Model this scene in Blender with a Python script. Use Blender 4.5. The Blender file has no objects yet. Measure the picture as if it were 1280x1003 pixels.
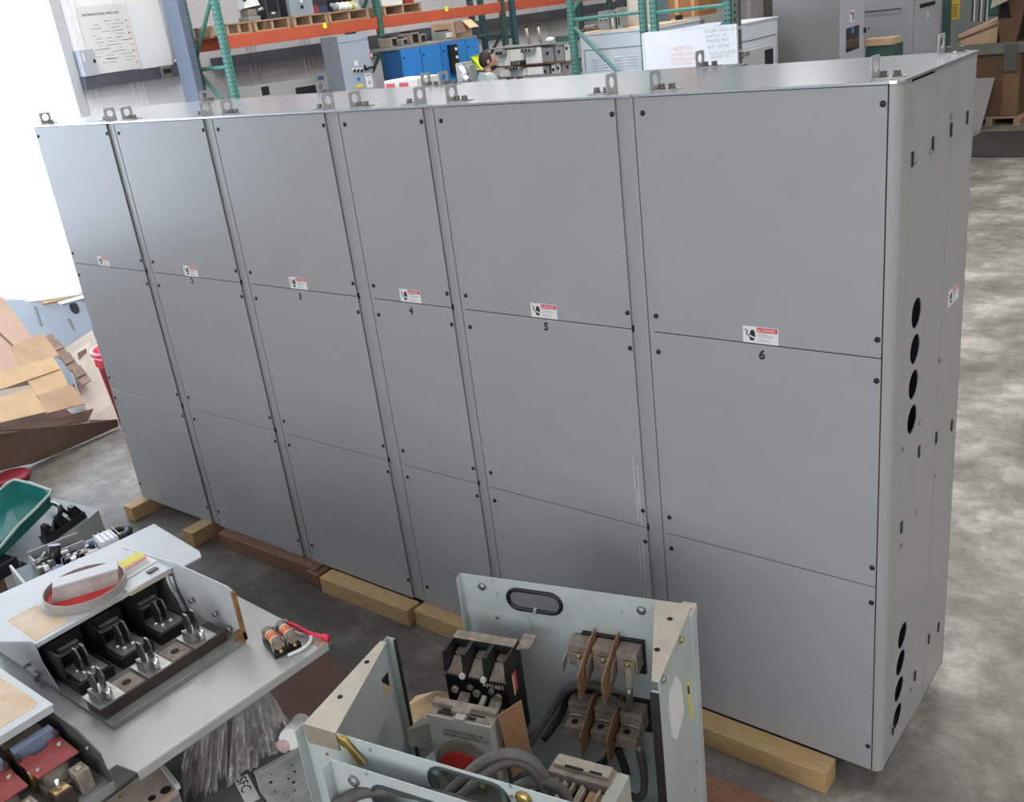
import bpy, bmesh, math, random
from mathutils import Matrix, Vector, Euler, noise as mnoise
random.seed(7)
S = bpy.context.scene
COL = S.collection
PI = math.pi
# ------------------------------------------------------------------ camera
CAM = Vector((0.88503, -2.65714, 2.67410))
CROT = Euler((1.184352, 0.118810, 0.666148), 'XYZ')
CR = CROT.to_matrix()
F = 1216.42
cd = bpy.data.cameras.new('camera'); cam = bpy.data.objects.new('camera', cd); COL.objects.link(cam)
cam.location = CAM; cam.rotation_euler = CROT
cd.sensor_width = 36; cd.sensor_fit = 'HORIZONTAL'; cd.lens = F/1280*36
cd.clip_start = 0.05; cd.clip_end = 200
S.camera = cam
def ray(x, y): return CR @ Vector(((x-640)/F, -(y-501.5)/F, -1.0))
def aX(x, y, X): d = ray(x, y); return CAM + d*((X-CAM.x)/d.x)
def aY(x, y, Y): d = ray(x, y); return CAM + d*((Y-CAM.y)/d.y)
def aZ(x, y, Z): d = ray(x, y); return CAM + d*((Z-CAM.z)/d.z)
def aD(x, y, D): return CAM + ray(x, y)*D
def aP(x, y, o, n):                       # ray / plane
    d = ray(x, y); return CAM + d*((Vector(o)-CAM).dot(n)/d.dot(n))
# ------------------------------------------------------------------ materials
MATS = {}
def srgb(r, g, b):
    f = lambda c: (c/255/12.92) if c/255 <= .04045 else ((c/255+.055)/1.055)**2.4
    return (f(r), f(g), f(b))
def mat(name, col, rough=.5, metal=0., noise=None, bump=None, spec=.5, stretch=None, col2=None, trans=0., coat=0., alpha=1.):
    if name in MATS: return MATS[name]
    m = bpy.data.materials.new(name); m.use_nodes = True
    nt = m.node_tree; N = nt.nodes; L = nt.links
    b = N['Principled BSDF']
    b.inputs['Base Color'].default_value = (*col, 1)
    b.inputs['Roughness'].default_value = rough
    b.inputs['Metallic'].default_value = metal
    b.inputs['Specular IOR Level'].default_value = spec
    if trans: b.inputs['Transmission Weight'].default_value = trans
    if alpha < 1: b.inputs['Alpha'].default_value = alpha
    if coat: b.inputs['Coat Weight'].default_value = coat
    if noise or bump:
        tc = N.new('ShaderNodeTexCoord'); mp = N.new('ShaderNodeMapping')
        L.new(tc.outputs['Object'], mp.inputs['Vector'])
        if stretch: mp.inputs['Scale'].default_value = stretch
    if noise:
        sc, amt = noise
        n = N.new('ShaderNodeTexNoise'); n.inputs['Scale'].default_value = sc; n.inputs['Detail'].default_value = 6
        n.inputs['Roughness'].default_value = .62
        L.new(mp.outputs[0], n.inputs['Vector'])
        r = N.new('ShaderNodeValToRGB')
        c2 = col2 if col2 else tuple(c*(1-amt) for c in col)
        r.color_ramp.elements[0].position = .38; r.color_ramp.elements[1].position = .64
        r.color_ramp.elements[0].color = (*c2, 1); r.color_ramp.elements[1].color = (*col, 1)
        L.new(n.outputs['Fac'], r.inputs['Fac']); L.new(r.outputs['Color'], b.inputs['Base Color'])
    if bump:
        sc, st = bump
        n2 = N.new('ShaderNodeTexNoise'); n2.inputs['Scale'].default_value = sc; n2.inputs['Detail'].default_value = 4
        L.new(mp.outputs[0], n2.inputs['Vector'])
        bp = N.new('ShaderNodeBump'); bp.inputs['Strength'].default_value = st; bp.inputs['Distance'].default_value = .01
        L.new(n2.outputs['Fac'], bp.inputs['Height']); L.new(bp.outputs['Normal'], b.inputs['Normal'])
    MATS[name] = m
    return m
G = mat('cabinet_grey_paint', (.335, .345, .350), .30, noise=(3., .04), spec=.5)
GE = mat('cabinet_end_paint', (.335, .340, .335), .42, noise=(3., .04))
GALV = mat('galvanised_sheet', (.74, .76, .79), .26, .8, noise=(9., .14), bump=(5., .03))
STEEL = mat('zinc_steel', (.40, .40, .39), .42, .8, noise=(30., .25))
BLACK = mat('black_plastic', (.012, .012, .013), .38, noise=(20., .3))
DARK = mat('dark_void', (.008, .008, .009), .8)
PALE = mat('pale_green_paint', (.47, .53, .52), .42, noise=(5., .08), col2=(.42, .47, .455))
LGREY = mat('light_grey_paint', (.41, .415, .395), .36, noise=(4., .1))
MGREY = mat('mid_grey_paint', (.27, .285, .275), .42, noise=(5., .15))
BLUEG = mat('blue_grey_paint', (.27, .32, .37), .4, noise=(4., .08))
TAN = mat('tan_primer', (.52, .47, .38), .5, noise=(14., .14))
TANL = mat('tan_paper_label', (.66, .55, .43), .75, noise=(9., .25), col2=(.58, .40, .24))
WHITE = mat('white_paint', (.75, .77, .79), .4, noise=(4., .05))
PAPER = mat('white_paper', (.72, .72, .70), .7)
RED = mat('red_plastic', (.60, .035, .03), .4, noise=(12., .2))
REDL = mat('label_red', (.60, .06, .07), .6)
REDB = mat('red_board', (.30, .05, .045), .6, noise=(25., .25))
ORANGE = mat('orange_beam_paint', (.52, .10, .045), .5, noise=(3., .12))
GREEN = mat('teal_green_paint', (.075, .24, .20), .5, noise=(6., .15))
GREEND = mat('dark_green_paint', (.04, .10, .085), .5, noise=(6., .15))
WOOD = mat('pale_timber', (.55, .38, .18), .7, noise=(6., .3), stretch=(2., 30., 30.), col2=(.42, .27, .12), bump=(20., .2))
WOODY = mat('pale_timber_cross', (.52, .36, .17), .7, noise=(6., .3), stretch=(30., 2., 30.), col2=(.36, .23, .10), bump=(20., .2))
WOODR = mat('red_brown_timber', (.25, .12, .065), .75, noise=(6., .35), stretch=(3., 30., 30.), col2=(.12, .06, .035), bump=(20., .25))
PALLET = mat('pallet_wood', (.46, .31, .19), .75, noise=(9., .3))
CARD = mat('cardboard', (.55, .38, .25), .8, noise=(5., .14), bump=(14., .08))
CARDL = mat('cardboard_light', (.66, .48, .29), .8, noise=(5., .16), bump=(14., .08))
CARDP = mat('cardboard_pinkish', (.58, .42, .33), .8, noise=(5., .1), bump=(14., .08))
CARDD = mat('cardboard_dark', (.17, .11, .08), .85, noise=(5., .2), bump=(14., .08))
DUST = mat('dusty_plastic', (.32, .27, .22), .8, noise=(30., .3), col2=(.2, .165, .135))
DUSTM = mat('dusty_metal', (.45, .40, .33), .5, .6, noise=(30., .3))
FIBRE = mat('brown_fibre_board', (.33, .18, .09), .75, noise=(30., .2))
CABLE = mat('grey_cable', (.10, .095, .09), .6, noise=(30., .3))
CABLEB = mat('black_cable', (.02, .02, .02), .5, noise=(30., .3))
BRASS = mat('yellow_zinc', (.55, .40, .14), .35, .9, noise=(20., .2))
BROWN = mat('brown_bakelite', (.06, .045, .035), .45, noise=(30., .3))
RUST = mat('rusty_edge', (.35, .17, .06), .8, noise=(25., .5))
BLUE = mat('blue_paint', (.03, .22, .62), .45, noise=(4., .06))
BLUED = mat('dark_blue_paint', (.015, .10, .26), .5, noise=(4., .08))  # blue darkened for the cabinet sides, shade painted in
TEAL = mat('teal_plastic', (.012, .165, .15), .42, noise=(6., .15))
YEL = mat('yellow_print', (.72, .62, .05), .6)
HIVIS = mat('hi_vis_fabric', (.74, .80, .02), .7, noise=(10., .15))
SKIN = mat('skin', (.50, .27, .19), .55, noise=(20., .1))
HAIR = mat('dark_hair', (.015, .011, .010), .6, noise=(60., .4))
SHIRT = mat('pale_green_shirt', (.42, .50, .46), .85, noise=(14., .15), bump=(10., .3))
LINE = mat('marker_ink', (.02, .02, .025), .6)
GLINE = mat('grey_ink', (.38, .38, .38), .7)
# ------------------------------------------------------------------ mesh builder
class MB:
    def __init__(s): s.bm = bmesh.new(); s.ms = []
    def mi(s, m):
        if m not in s.ms: s.ms.append(m)
        return s.ms.index(m)
    def faces(s, vs, fs, m, M=None, smooth=False):
        b = [s.bm.verts.new((M @ Vector(v)) if M else Vector(v)) for v in vs]
        i = s.mi(m)
        for f in fs:
            try:
                q = s.bm.faces.new([b[k] for k in f]); q.material_index = i; q.smooth = smooth
            except ValueError: pass
        return b
    def merge(s, t, m, M=None, smooth=None):
        i = s.mi(m); t.verts.index_update(); mp = {}
        for v in t.verts: mp[v.index] = s.bm.verts.new((M @ v.co) if M else v.co)
        for f in t.faces:
            try:
                q = s.bm.faces.new([mp[v.index] for v in f.verts]); q.material_index = i
                q.smooth = f.smooth if smooth is None else smooth
            except ValueError: pass
        t.free()
    def box(s, x0, x1, y0, y1, z0, z1, m, bev=0., M=None, seg=2):
        t = bmesh.new(); bmesh.ops.create_cube(t, size=1)
        for v in t.verts:
            v.co = Vector(((x0+x1)/2+v.co.x*(x1-x0), (y0+y1)/2+v.co.y*(y1-y0), (z0+z1)/2+v.co.z*(z1-z0)))
        if bev: bmesh.ops.bevel(t, geom=t.edges[:], offset=bev, segments=seg, affect='EDGES', profile=.6)
        s.merge(t, m, M); return s
    def hexa(s, p, m):                     # 8 points: bottom 4, top 4
        s.faces(p, [(3,2,1,0),(4,5,6,7),(0,1,5,4),(1,2,6,5),(2,3,7,6),(3,0,4,7)], m); return s
    def sheet(s, pts, th, m, n=None):      # polygon of 3-D points with a thickness
        pts = [Vector(p) for p in pts]
        if n is None:
            n = Vector((0,0,0))
            for i in range(len(pts)):
                a, b = pts[i], pts[(i+1) % len(pts)]; n += a.cross(b)
            n.normalize()
        k = len(pts); q = [p - n*th for p in pts]
        s.faces(pts+q, [tuple(range(k)), tuple(range(2*k-1, k-1, -1))]+[(i, i+k, (i+1) % k+k, (i+1) % k) for i in range(k)], m); return s
    def prism(s, p2, z0, z1, m, M=None, bev=0.):
        k = len(p2); t = bmesh.new()
        vs = [t.verts.new((x, y, z0)) for x, y in p2]+[t.verts.new((x, y, z1)) for x, y in p2]
        t.faces.new(vs[:k][::-1]); t.faces.new(vs[k:])
        for i in range(k): t.faces.new((vs[i], vs[(i+1) % k], vs[(i+1) % k+k], vs[i+k]))
        bmesh.ops.recalc_face_normals(t, faces=t.faces[:])
        if bev: bmesh.ops.bevel(t, geom=t.edges[:], offset=bev, segments=2, affect='EDGES', profile=.6)
        s.merge(t, m, M); return s
    def plate(s, outer, holes, z0, z1, m, M=None):
        t = bmesh.new(); loops = []
        for lp in [outer]+holes:
            vs = [t.verts.new((x, y, z1)) for x, y in lp]; loops.append(vs)
            for i in range(len(vs)): t.edges.new((vs[i], vs[(i+1) % len(vs)]))
        bmesh.ops.triangle_fill(t, edges=t.edges[:], use_beauty=True)
        top = t.faces[:]; mp = {}
        for lp in loops:
            for v in lp: mp[v] = t.verts.new((v.co.x, v.co.y, z0))
        for f in top: t.faces.new([mp[v] for v in f.verts][::-1])
        for lp in loops:
            for i in range(len(lp)):
                a, b = lp[i], lp[(i+1) % len(lp)]; t.faces.new((a, b, mp[b], mp[a]))
        bmesh.ops.recalc_face_normals(t, faces=t.faces[:])
        s.merge(t, m, M, False); return s
    def cyl(s, p0, p1, r0, m, r1=None, seg=14, M=None, smooth=True):
        p0, p1 = Vector(p0), Vector(p1); r1 = r0 if r1 is None else r1
        d = (p1-p0).normalized(); a = d.orthogonal().normalized(); b = d.cross(a)
        vs = []
        for p, r in ((p0, r0), (p1, r1)):
            for i in range(seg):
                w = 2*PI*i/seg; vs.append(p+a*(r*math.cos(w))+b*(r*math.sin(w)))
        s.faces(vs, [(i, (i+1) % seg, (i+1) % seg+seg, i+seg) for i in range(seg)], m, M, smooth)
        s.faces(vs[:seg], [tuple(range(seg))[::-1]], m, M); s.faces(vs[seg:], [tuple(range(seg))], m, M); return s
    def tube(s, path, r, m, seg=10, M=None, closed=False, sub=6):
        P = [Vector(p) for p in path]
        if sub and len(P) > 2:
            Q = []; n = len(P)
            rng = range(n) if closed else range(n-1)
            for i in rng:
                g = (lambda k: P[k % n]) if closed else (lambda k: P[max(0, min(n-1, k))])
                p0, p1, p2, p3 = g(i-1), g(i), g(i+1), g(i+2)
                for j in range(sub):
                    t = j/sub
                    Q.append(.5*((2*p1)+(p2-p0)*t+(2*p0-5*p1+4*p2-p3)*t*t+(3*p1-p0-3*p2+p3)*t**3))
            if not closed: Q.append(P[-1])
            P = Q
        n = len(P); vs = []; a = None
        for i, p in enumerate(P):
            d = (P[(i+1) % n]-P[i-1]) if closed else (P[min(i+1, n-1)]-P[max(i-1, 0)])
            d.normalize()
            a = d.orthogonal().normalized() if a is None else (a-d*a.dot(d)).normalized()
            b = d.cross(a); rr = r[i] if isinstance(r, list) else r
            for k in range(seg):
                w = 2*PI*k/seg; vs.append(p+a*(rr*math.cos(w))+b*(rr*math.sin(w)))
        fs = []
        for i in range(n if closed else n-1):
            for k in range(seg):
                j = (i+1) % n
                fs.append((i*seg+k, i*seg+(k+1) % seg, j*seg+(k+1) % seg, j*seg+k))
        if not closed: fs += [tuple(range(seg))[::-1], tuple(range((n-1)*seg, n*seg))]
        s.faces(vs, fs, m, M, True); return s
    def lathe(s, prof, m, seg=32, M=None, sx=1., sy=1., smooth=True):
        vs = []; n = len(prof)
        for r, z in prof:
            for k in range(seg):
                w = 2*PI*k/seg; vs.append((r*math.cos(w)*sx, r*math.sin(w)*sy, z))
        fs = [(i*seg+k, i*seg+(k+1) % seg, (i+1)*seg+(k+1) % seg, (i+1)*seg+k) for i in range(n-1) for k in range(seg)]
        s.faces(vs, fs, m, M, smooth); return s
    def ball(s, c, r, m, sc=(1,1,1), seg=14, M=None):
        t = bmesh.new(); bmesh.ops.create_uvsphere(t, u_segments=seg, v_segments=max(6, seg//2), radius=r)
        for v in t.verts: v.co = Vector((v.co.x*sc[0]+c[0], v.co.y*sc[1]+c[1], v.co.z*sc[2]+c[2]))
        s.merge(t, m, M, True); return s
    def text(s, txt, size, m, M, depth=.0004, align='LEFT', fat=0.):
        cu = bpy.data.curves.new('t', 'FONT'); cu.body = txt; cu.size = size; cu.extrude = depth; cu.align_x = align
        cu.resolution_u = 3; cu.offset = fat
        o = bpy.data.objects.new('t', cu); COL.objects.link(o)
        dg = bpy.context.evaluated_depsgraph_get()
        me = bpy.data.meshes.new_from_object(o.evaluated_get(dg))
        t = bmesh.new(); t.from_mesh(me); s.merge(t, m, M, False)
        bpy.data.objects.remove(o); bpy.data.curves.remove(cu); bpy.data.meshes.remove(me); return s
MW = {}
SPLIT = {'slot', 'screw', 'bolt', 'hole', 'latch', 'terminal_screw', 'toggle', 'bus_arm', 'clip', 'strap', 'end_plate', 'dial', 'spring_link', 'mark'}
def build(name, mb, parent=None, local=False, loc=None):
    """link the builder as ONE mesh object; vertices in world space unless local.
    Small fittings (screws, slots ...) become one object each."""
    if name in SPLIT and parent is not None:
        bm = mb.bm; bm.verts.ensure_lookup_table(); seen = set(); comps = []
        for v in bm.verts:
            if v in seen: continue
            st = [v]; seen.add(v); c = []
            while st:
                q = st.pop(); c.append(q)
                for e in q.link_edges:
                    w = e.other_vert(q)
                    if w not in seen: seen.add(w); st.append(w)
            lo = [min(p.co[i] for p in c) for i in range(3)]; hi = [max(p.co[i] for p in c) for i in range(3)]
            comps.append([lo, hi, set(c)])
        i = 0
        while i < len(comps):
            j = i+1; hit = False
            while j < len(comps):
                a, b = comps[i], comps[j]
                if all(a[0][k] <= b[1][k]+.0012 and b[0][k] <= a[1][k]+.0012 for k in range(3)):
                    comps[i] = [[min(a[0][k], b[0][k]) for k in range(3)], [max(a[1][k], b[1][k]) for k in range(3)], a[2] | b[2]]
                    comps.pop(j); hit = True
                else: j += 1
            if not hit: i += 1
        if len(comps) > 1:
            out = None
            for c in comps:
                n = MB(); n.ms = list(mb.ms); mp = {}
                for v in c[2]: mp[v] = n.bm.verts.new(v.co)
                for f in bm.faces:
                    if f.verts[0] in c[2]:
                        q = n.bm.faces.new([mp[v] for v in f.verts]); q.material_index = f.material_index; q.smooth = f.smooth
                out = _build(name, n, parent, local, loc)
            bm.free(); return out
    return _build(name, mb, parent, local, loc)
def _build(name, mb, parent=None, local=False, loc=None):
    me = bpy.data.meshes.new(name)
    bmesh.ops.remove_doubles(mb.bm, verts=mb.bm.verts[:], dist=1e-6)
    o = bpy.data.objects.new(name, me); COL.objects.link(o)
    if parent is not None:
        o.parent = parent; MW[o] = MW[parent]
        if not local:
            inv = MW[parent].inverted()
            for v in mb.bm.verts: v.co = inv @ v.co
    else:
        if loc is None:
            if mb.bm.verts and not local:
                xs = [v.co.x for v in mb.bm.verts]; ys = [v.co.y for v in mb.bm.verts]; zs = [v.co.z for v in mb.bm.verts]
                loc = Vector(((min(xs)+max(xs))/2, (min(ys)+max(ys))/2, min(zs)))
            else: loc = Vector((0,0,0))
        M = Matrix.Translation(loc) if not isinstance(loc, Matrix) else loc
        o.matrix_world = M; MW[o] = M
        if not local:
            inv = M.inverted()
            for v in mb.bm.verts: v.co = inv @ v.co
    mb.bm.to_mesh(me); mb.bm.free()
    for m in mb.ms: me.materials.append(m)
    return o
def tag(o, label=None, cat=None, group=None, kind=None):
    if label: o['label'] = label
    if cat: o['category'] = cat
    if group: o['group'] = group
    if kind: o['kind'] = kind
    return o
def thing(name, label, cat, M=(0,0,0), group=None):
    o = bpy.data.objects.new(name, None); COL.objects.link(o); o.empty_display_size = .05
    if not isinstance(M, Matrix): M = Matrix.Translation(Vector(M))
    o.matrix_world = M; MW[o] = M
    return tag(o, label, cat, group)
def solo(name, mb, label, cat, group=None, **k):
    return tag(build(name, mb, **k), label, cat, group)
def struct(name, mb): return tag(build(name, mb, loc=Vector((0,0,0))), kind='structure')
KIDS = {}
def dup(o, M=None, parent=None, label=None, group=None):
    c = o.copy(); COL.objects.link(c)
    if parent is not None: c.parent = parent; MW[c] = MW[parent]
    else: c.matrix_world = M; MW[c] = M
    if label: c['label'] = label
    if group: c['group'] = group
    for ch in [q for q in bpy.data.objects if q.parent == o]: dup(ch, None, c)
    return c
def frame(o, x, z=(0,0,1)):
    x = Vector(x).normalized(); z = Vector(z); z = (z-x*z.dot(x)).normalized(); y = z.cross(x)
    M = Matrix.Identity(4)
    for i in range(3): M[i][0] = x[i]; M[i][1] = y[i]; M[i][2] = z[i]; M[i][3] = Vector(o)[i]
    return M
T = lambda x, y, z: Matrix.Translation((x, y, z))
R = lambda a, ax: Matrix.Rotation(a, 4, ax)
def circ(cx, cy, r, n=20, sy=1.): return [(cx+r*math.cos(2*PI*i/n), cy+r*sy*math.sin(2*PI*i/n)) for i in range(n)]
def oval(cx, cy, hw, r, n=8):
    p = [(cx+hw-r+r*math.cos(a), cy+r*math.sin(a)) for a in [-PI/2+PI*i/n for i in range(n+1)]]
    return p+[(cx-hw+r+r*math.cos(a), cy+r*math.sin(a)) for a in [PI/2+PI*i/n for i in range(n+1)]]
WORLD = 5.8; CEIL = 60; FRONT = 400; EXPO = 0.22
LIGHTS = {(-7.5, 1.5): 140, (-7.5, 9): 160, (-7.5, 17): 110, (2.5, 9): 85, (8, 1.5): 180, (8, 9): 120, (8, 17): 25, (2.5, 17): 25, (-2.5, 9): 80, (8, -6): 60, (-2.5, -6): 18, (2.5, -6): 25, (-7.5, -6): 25, (-2.5, 1.5): 25, (2.5, 1.5): 50}
EXTRA_FILL = [(-5.2, 4.6, 170), (-1.0, 5.0, 110)]
# ================================================================== THE ROOM
floor_m = bpy.data.materials.new('concrete_floor'); floor_m.use_nodes = True
def _floor():
    nt = floor_m.node_tree; N = nt.nodes; L = nt.links; b = N['Principled BSDF']
    tc = N.new('ShaderNodeTexCoord')
    def noise(sc, det, rough=.6, dist=0.):
        n = N.new('ShaderNodeTexNoise'); n.inputs['Scale'].default_value = sc; n.inputs['Detail'].default_value = det
        n.inputs['Roughness'].default_value = rough; n.inputs['Distortion'].default_value = dist
        L.new(tc.outputs['Object'], n.inputs['Vector']); return n
    def ramp(src, stops):
        r = N.new('ShaderNodeValToRGB'); e = r.color_ramp.elements
        e[0].position, e[0].color = stops[0][0], (*stops[0][1], 1); e[1].position, e[1].color = stops[-1][0], (*stops[-1][1], 1)
        for p, c in stops[1:-1]:
            q = e.new(p); q.color = (*c, 1)
        L.new(src.outputs['Fac'], r.inputs['Fac']); return r
    def mix(a, c, mode, fac):
        m = N.new('ShaderNodeMix'); m.data_type = 'RGBA'; m.blend_type = mode; m.inputs['Factor'].default_value = fac
        L.new(a.outputs[0] if a.type != 'MIX' else a.outputs['Result'], m.inputs['A']); L.new(c.outputs[0], m.inputs['B']); return m
    a = ramp(noise(1.8, 9, .68, .15), [(.38, (.215, .203, .178)), (.5, (.32, .305, .272)), (.63, (.56, .54, .49))])
    c = ramp(noise(.6, 5, .6, .8), [(.35, (.55, .55, .56)), (.6, (1, 1, 1))])
    d = ramp(noise(40, 3), [(.3, (.82, .82, .82)), (.7, (1, 1, 1))])
    e = ramp(noise(9, 5, .7), [(.36, (.66, .65, .62)), (.55, (1, 1, 1))])
    # oily stain plus painted shade around the junk pile: irregular blotches, ragged outline
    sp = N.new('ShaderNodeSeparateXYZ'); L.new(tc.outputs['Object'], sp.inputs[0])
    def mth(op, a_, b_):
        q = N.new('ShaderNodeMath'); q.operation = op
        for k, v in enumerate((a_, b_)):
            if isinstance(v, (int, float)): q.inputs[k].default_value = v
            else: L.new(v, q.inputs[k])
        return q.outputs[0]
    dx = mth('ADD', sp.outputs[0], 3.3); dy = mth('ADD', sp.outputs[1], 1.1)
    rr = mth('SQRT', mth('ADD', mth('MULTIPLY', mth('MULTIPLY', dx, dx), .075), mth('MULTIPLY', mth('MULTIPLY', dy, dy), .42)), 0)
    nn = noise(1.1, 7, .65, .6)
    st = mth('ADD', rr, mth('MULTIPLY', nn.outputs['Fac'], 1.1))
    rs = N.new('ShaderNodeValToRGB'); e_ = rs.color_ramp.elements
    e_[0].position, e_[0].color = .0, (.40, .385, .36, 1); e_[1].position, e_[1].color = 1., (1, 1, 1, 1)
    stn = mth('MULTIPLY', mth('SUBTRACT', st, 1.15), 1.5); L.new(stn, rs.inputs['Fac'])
    m = mix(mix(mix(a, c, 'MULTIPLY', .8), d, 'MULTIPLY', .8), e, 'MULTIPLY', .55)
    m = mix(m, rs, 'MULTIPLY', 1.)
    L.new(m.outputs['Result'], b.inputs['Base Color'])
    b.inputs['Roughness'].default_value = .5; b.inputs['Specular IOR Level'].default_value = .35
_floor()
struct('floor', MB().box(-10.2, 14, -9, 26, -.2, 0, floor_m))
ogm = mat('outdoor_concrete', (.72, .71, .69), .9, noise=(2., .1))
struct('trim_1', MB().box(-40, -10.2, -30, 40, -.2, -.02, ogm))       # ground outside the open door
tag(bpy.data.objects['trim_1'], 'pale concrete yard outside the open doorway', None)
liner = mat('wall_liner', (.57, .55, .565), .6, noise=(1.2, .06))
linerw = mat('wall_siding_white', (.82, .83, .85), .55, noise=(1.2, .04))
def ribwall(mb, y0, y1, z0, z1, X, m, step=.3, ribs=True):
    mb.box(X-.2, X, y0, y1, z0, z1, m)
    if ribs:
        y = y0+.12
        while y < y1-.1:
            for dy in (0, .07, .14):
                mb.prism([(X, y+dy), (X+.02, y+dy+.012), (X+.02, y+dy+.03), (X, y+dy+.045)], z0, z1, m)
            y += step*2
DY0, DY1, DZ = -4.6, 3.18, 4.2
w = MB()
w.box(-10.2, -10, -9, DY0, 0, 6.5, linerw); w.box(-10.2, -10, DY0, DY1, DZ, 6.5, linerw)
ribwall(w, DY1, 4.6, 0, 6.5, -10, linerw)
ribwall(w, 4.6, 26, 0, 6.5, -10, liner, .45)
struct('wall_left', w)
struct('wall_back', MB().box(-10.2, 14, 26, 26.2, 0, 6.5, liner))
struct('wall_right', MB().box(14, 14.2, -9, 26, 0, 6.5, liner))
struct('wall_front', MB().box(-10.2, 14, -9.2, -9, 0, 6.5, liner))
struct('ceiling', MB().box(-10.2, 14.2, -9.2, 26.2, 6.5, 6.7, linerw))
# jamb of the open door
struct('trim_2', MB().box(-10.22, -9.96, DY1-.012, DY1+.10, 0, DZ, mat('jamb_grey', (.50, .52, .56), .5)))
tag(bpy.data.objects['trim_2'], 'grey steel jamb of the open doorway', None)
# dark girts along the wall
gm = mat('girt_dark', (.085, .09, .11), .5, noise=(5., .2))
g = MB(); g.box(-10, -9.86, DY1+.10, 4.62, 2.37, 2.50, gm)
struct('trim_3', g); tag(bpy.data.objects['trim_3'], 'dark steel girt across the white wall', None)
g = MB(); g.box(-10, -9.86, 5.05, 26, 2.38, 2.51, gm)
struct('trim_4', g); tag(bpy.data.objects['trim_4'], 'dark steel girt behind the storage rack', None)
# building column
cm = mat('column_blue_grey', (.13, .16, .22), .5, noise=(3., .1))
CX = -9.0; k0 = aX(248, 120, CX); k1 = aX(257, 119, CX); kx = aY(231, 122, k0.y).x
c = MB(); c.box(kx, CX, k0.y, k1.y, 0, 6.5, cm, .006)
struct('trim_5', c); tag(bpy.data.objects['trim_5'], 'blue-grey steel column standing beside the storage rack', None)
# drain pipe on the white wall
solo('conduit', MB().cyl((-9.95, 4.52, 2.55), (-9.95, 4.50, 6.4), .025, WHITE).cyl((-9.95, 4.52, 2.50), (-9.95, 4.52, 2.56), .03, STEEL),
     'white vertical conduit on the wall beside the blue-grey column', 'conduit')
# notice sheet on the wall
n = thing('notice_sheet', 'large pale sheet with lines of small writing on the white wall', 'notice', (-9.955, 3.75, 2.55))
nm = mat('notice_paper', (.74, .74, .72), .7, noise=(3., .05))
q = [aX(90, 15, -9.95), aX(118, 95, -9.95), aX(174, 85, -9.95), aX(150, 2, -9.95)]
y0, y1, z0, z1 = 3.45, 4.05, 2.51, 3.22
sh_m = MB().box(-9.975, -9.955, y0, y1, z0, z1, nm)
MT = lambda y, z: frame((-9.954, y, z), (0, 1, 0), (1, 0, 0)) @ Matrix.Identity(4)
def wallM(X, y, z): # text facing +X, reading along +Y
    M = Matrix.Identity(4); M.col[0] = (0,1,0,0); M.col[1] = (0,0,1,0); M.col[2] = (1,0,0,0); M.col[3] = (X,y,z,1); return M
build('heading', MB().text('INTERNATIONAL FIRST AID', .036, LINE, wallM(-9.953, 3.50, 3.12)), n)
tx = sh_m; r = random.Random(3)
for i in range(13):
    z = 3.05-i*.036
    for k in range(r.randint(3, 5)):
        a = 3.5+r.random()*.4; tx.box(-9.9545, -9.953, a, min(a+.03+r.random()*.1, 4.0), z, z+.006, GLINE)
for i in range(8): tx.box(-9.9545, -9.953, 4.0+r.random()*.02, 4.025, 3.03-i*.065, 3.045-i*.065, REDL)
for i in range(3): tx.box(-9.9545, -9.953, 3.50, 3.515, 2.54+i*.03, 2.553+i*.03, LINE)
build('sheet', tx, n)
# grey control box on the wall, left end of girt
b = thing('wall_box', 'flat light grey metal box on the wall at the doorway end of the girt', 'box', (-9.9, 3.32, 2.50))
build('body', MB().box(-9.98, -9.85, 3.29, 3.46, 2.505, 2.78, mat('box_grey', (.42, .45, .50), .45), .004), b)
build('label', MB().box(-9.849, -9.847, 3.315, 3.335, 2.66, 2.75, PAPER), b)
build('latch', MB().box(-9.85, -9.83, 3.43, 3.45, 2.64, 2.67, BLACK), b)
# lever clamp on the girt
b = thing('girt_clamp', 'shiny metal clamp hooked over the dark girt near the column', 'clamp', (-9.86, 4.30, 2.43))
build('body', MB().box(-9.86, -9.82, 4.22, 4.36, 2.37, 2.51, STEEL, .01), b)
build('lever', MB().box(-9.82, -9.80, 4.25, 4.34, 2.42, 2.47, BLACK, .004), b)

# ================================================================== SWITCHGEAR LINE-UP
Z0, HC = .09, 2.286
XB = [-4.598, -3.777, -2.957, -2.127, -1.617, -.777, .031]
PR = [-3.842, -3.022, -2.206, -1.667, -.842, -.003]          # right edge of each rear cover
DEP = [.80, .80, .80, .80, .80, .70]
S1, S2 = 1.612-Z0, .835-Z0
WORDS = ['leftmost and most distant grey switchgear cabinet, next to the open doorway',
 'second grey switchgear cabinet from the left, handwritten 2 on its middle cover',
 'grey switchgear cabinet with a handwritten 3 under its warning label',
 'narrow grey switchgear cabinet with a handwritten 4 under its warning label',
 'grey switchgear cabinet with a handwritten 5 and pale scrape marks near its lower right edge',
 'nearest grey switchgear cabinet at right end, handwritten 6, round holes in its end']
LABX = [-4.301, aY(230, 338, 0).x, aY(362, 352, 0).x, aY(500, 368, 0).x, -1.271, -.433]
PANM = Matrix(((1,0,0,0),(0,0,-1,0),(0,1,0,0),(0,0,0,1)))     # local x,y -> x,z ; local z -> -y
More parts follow.
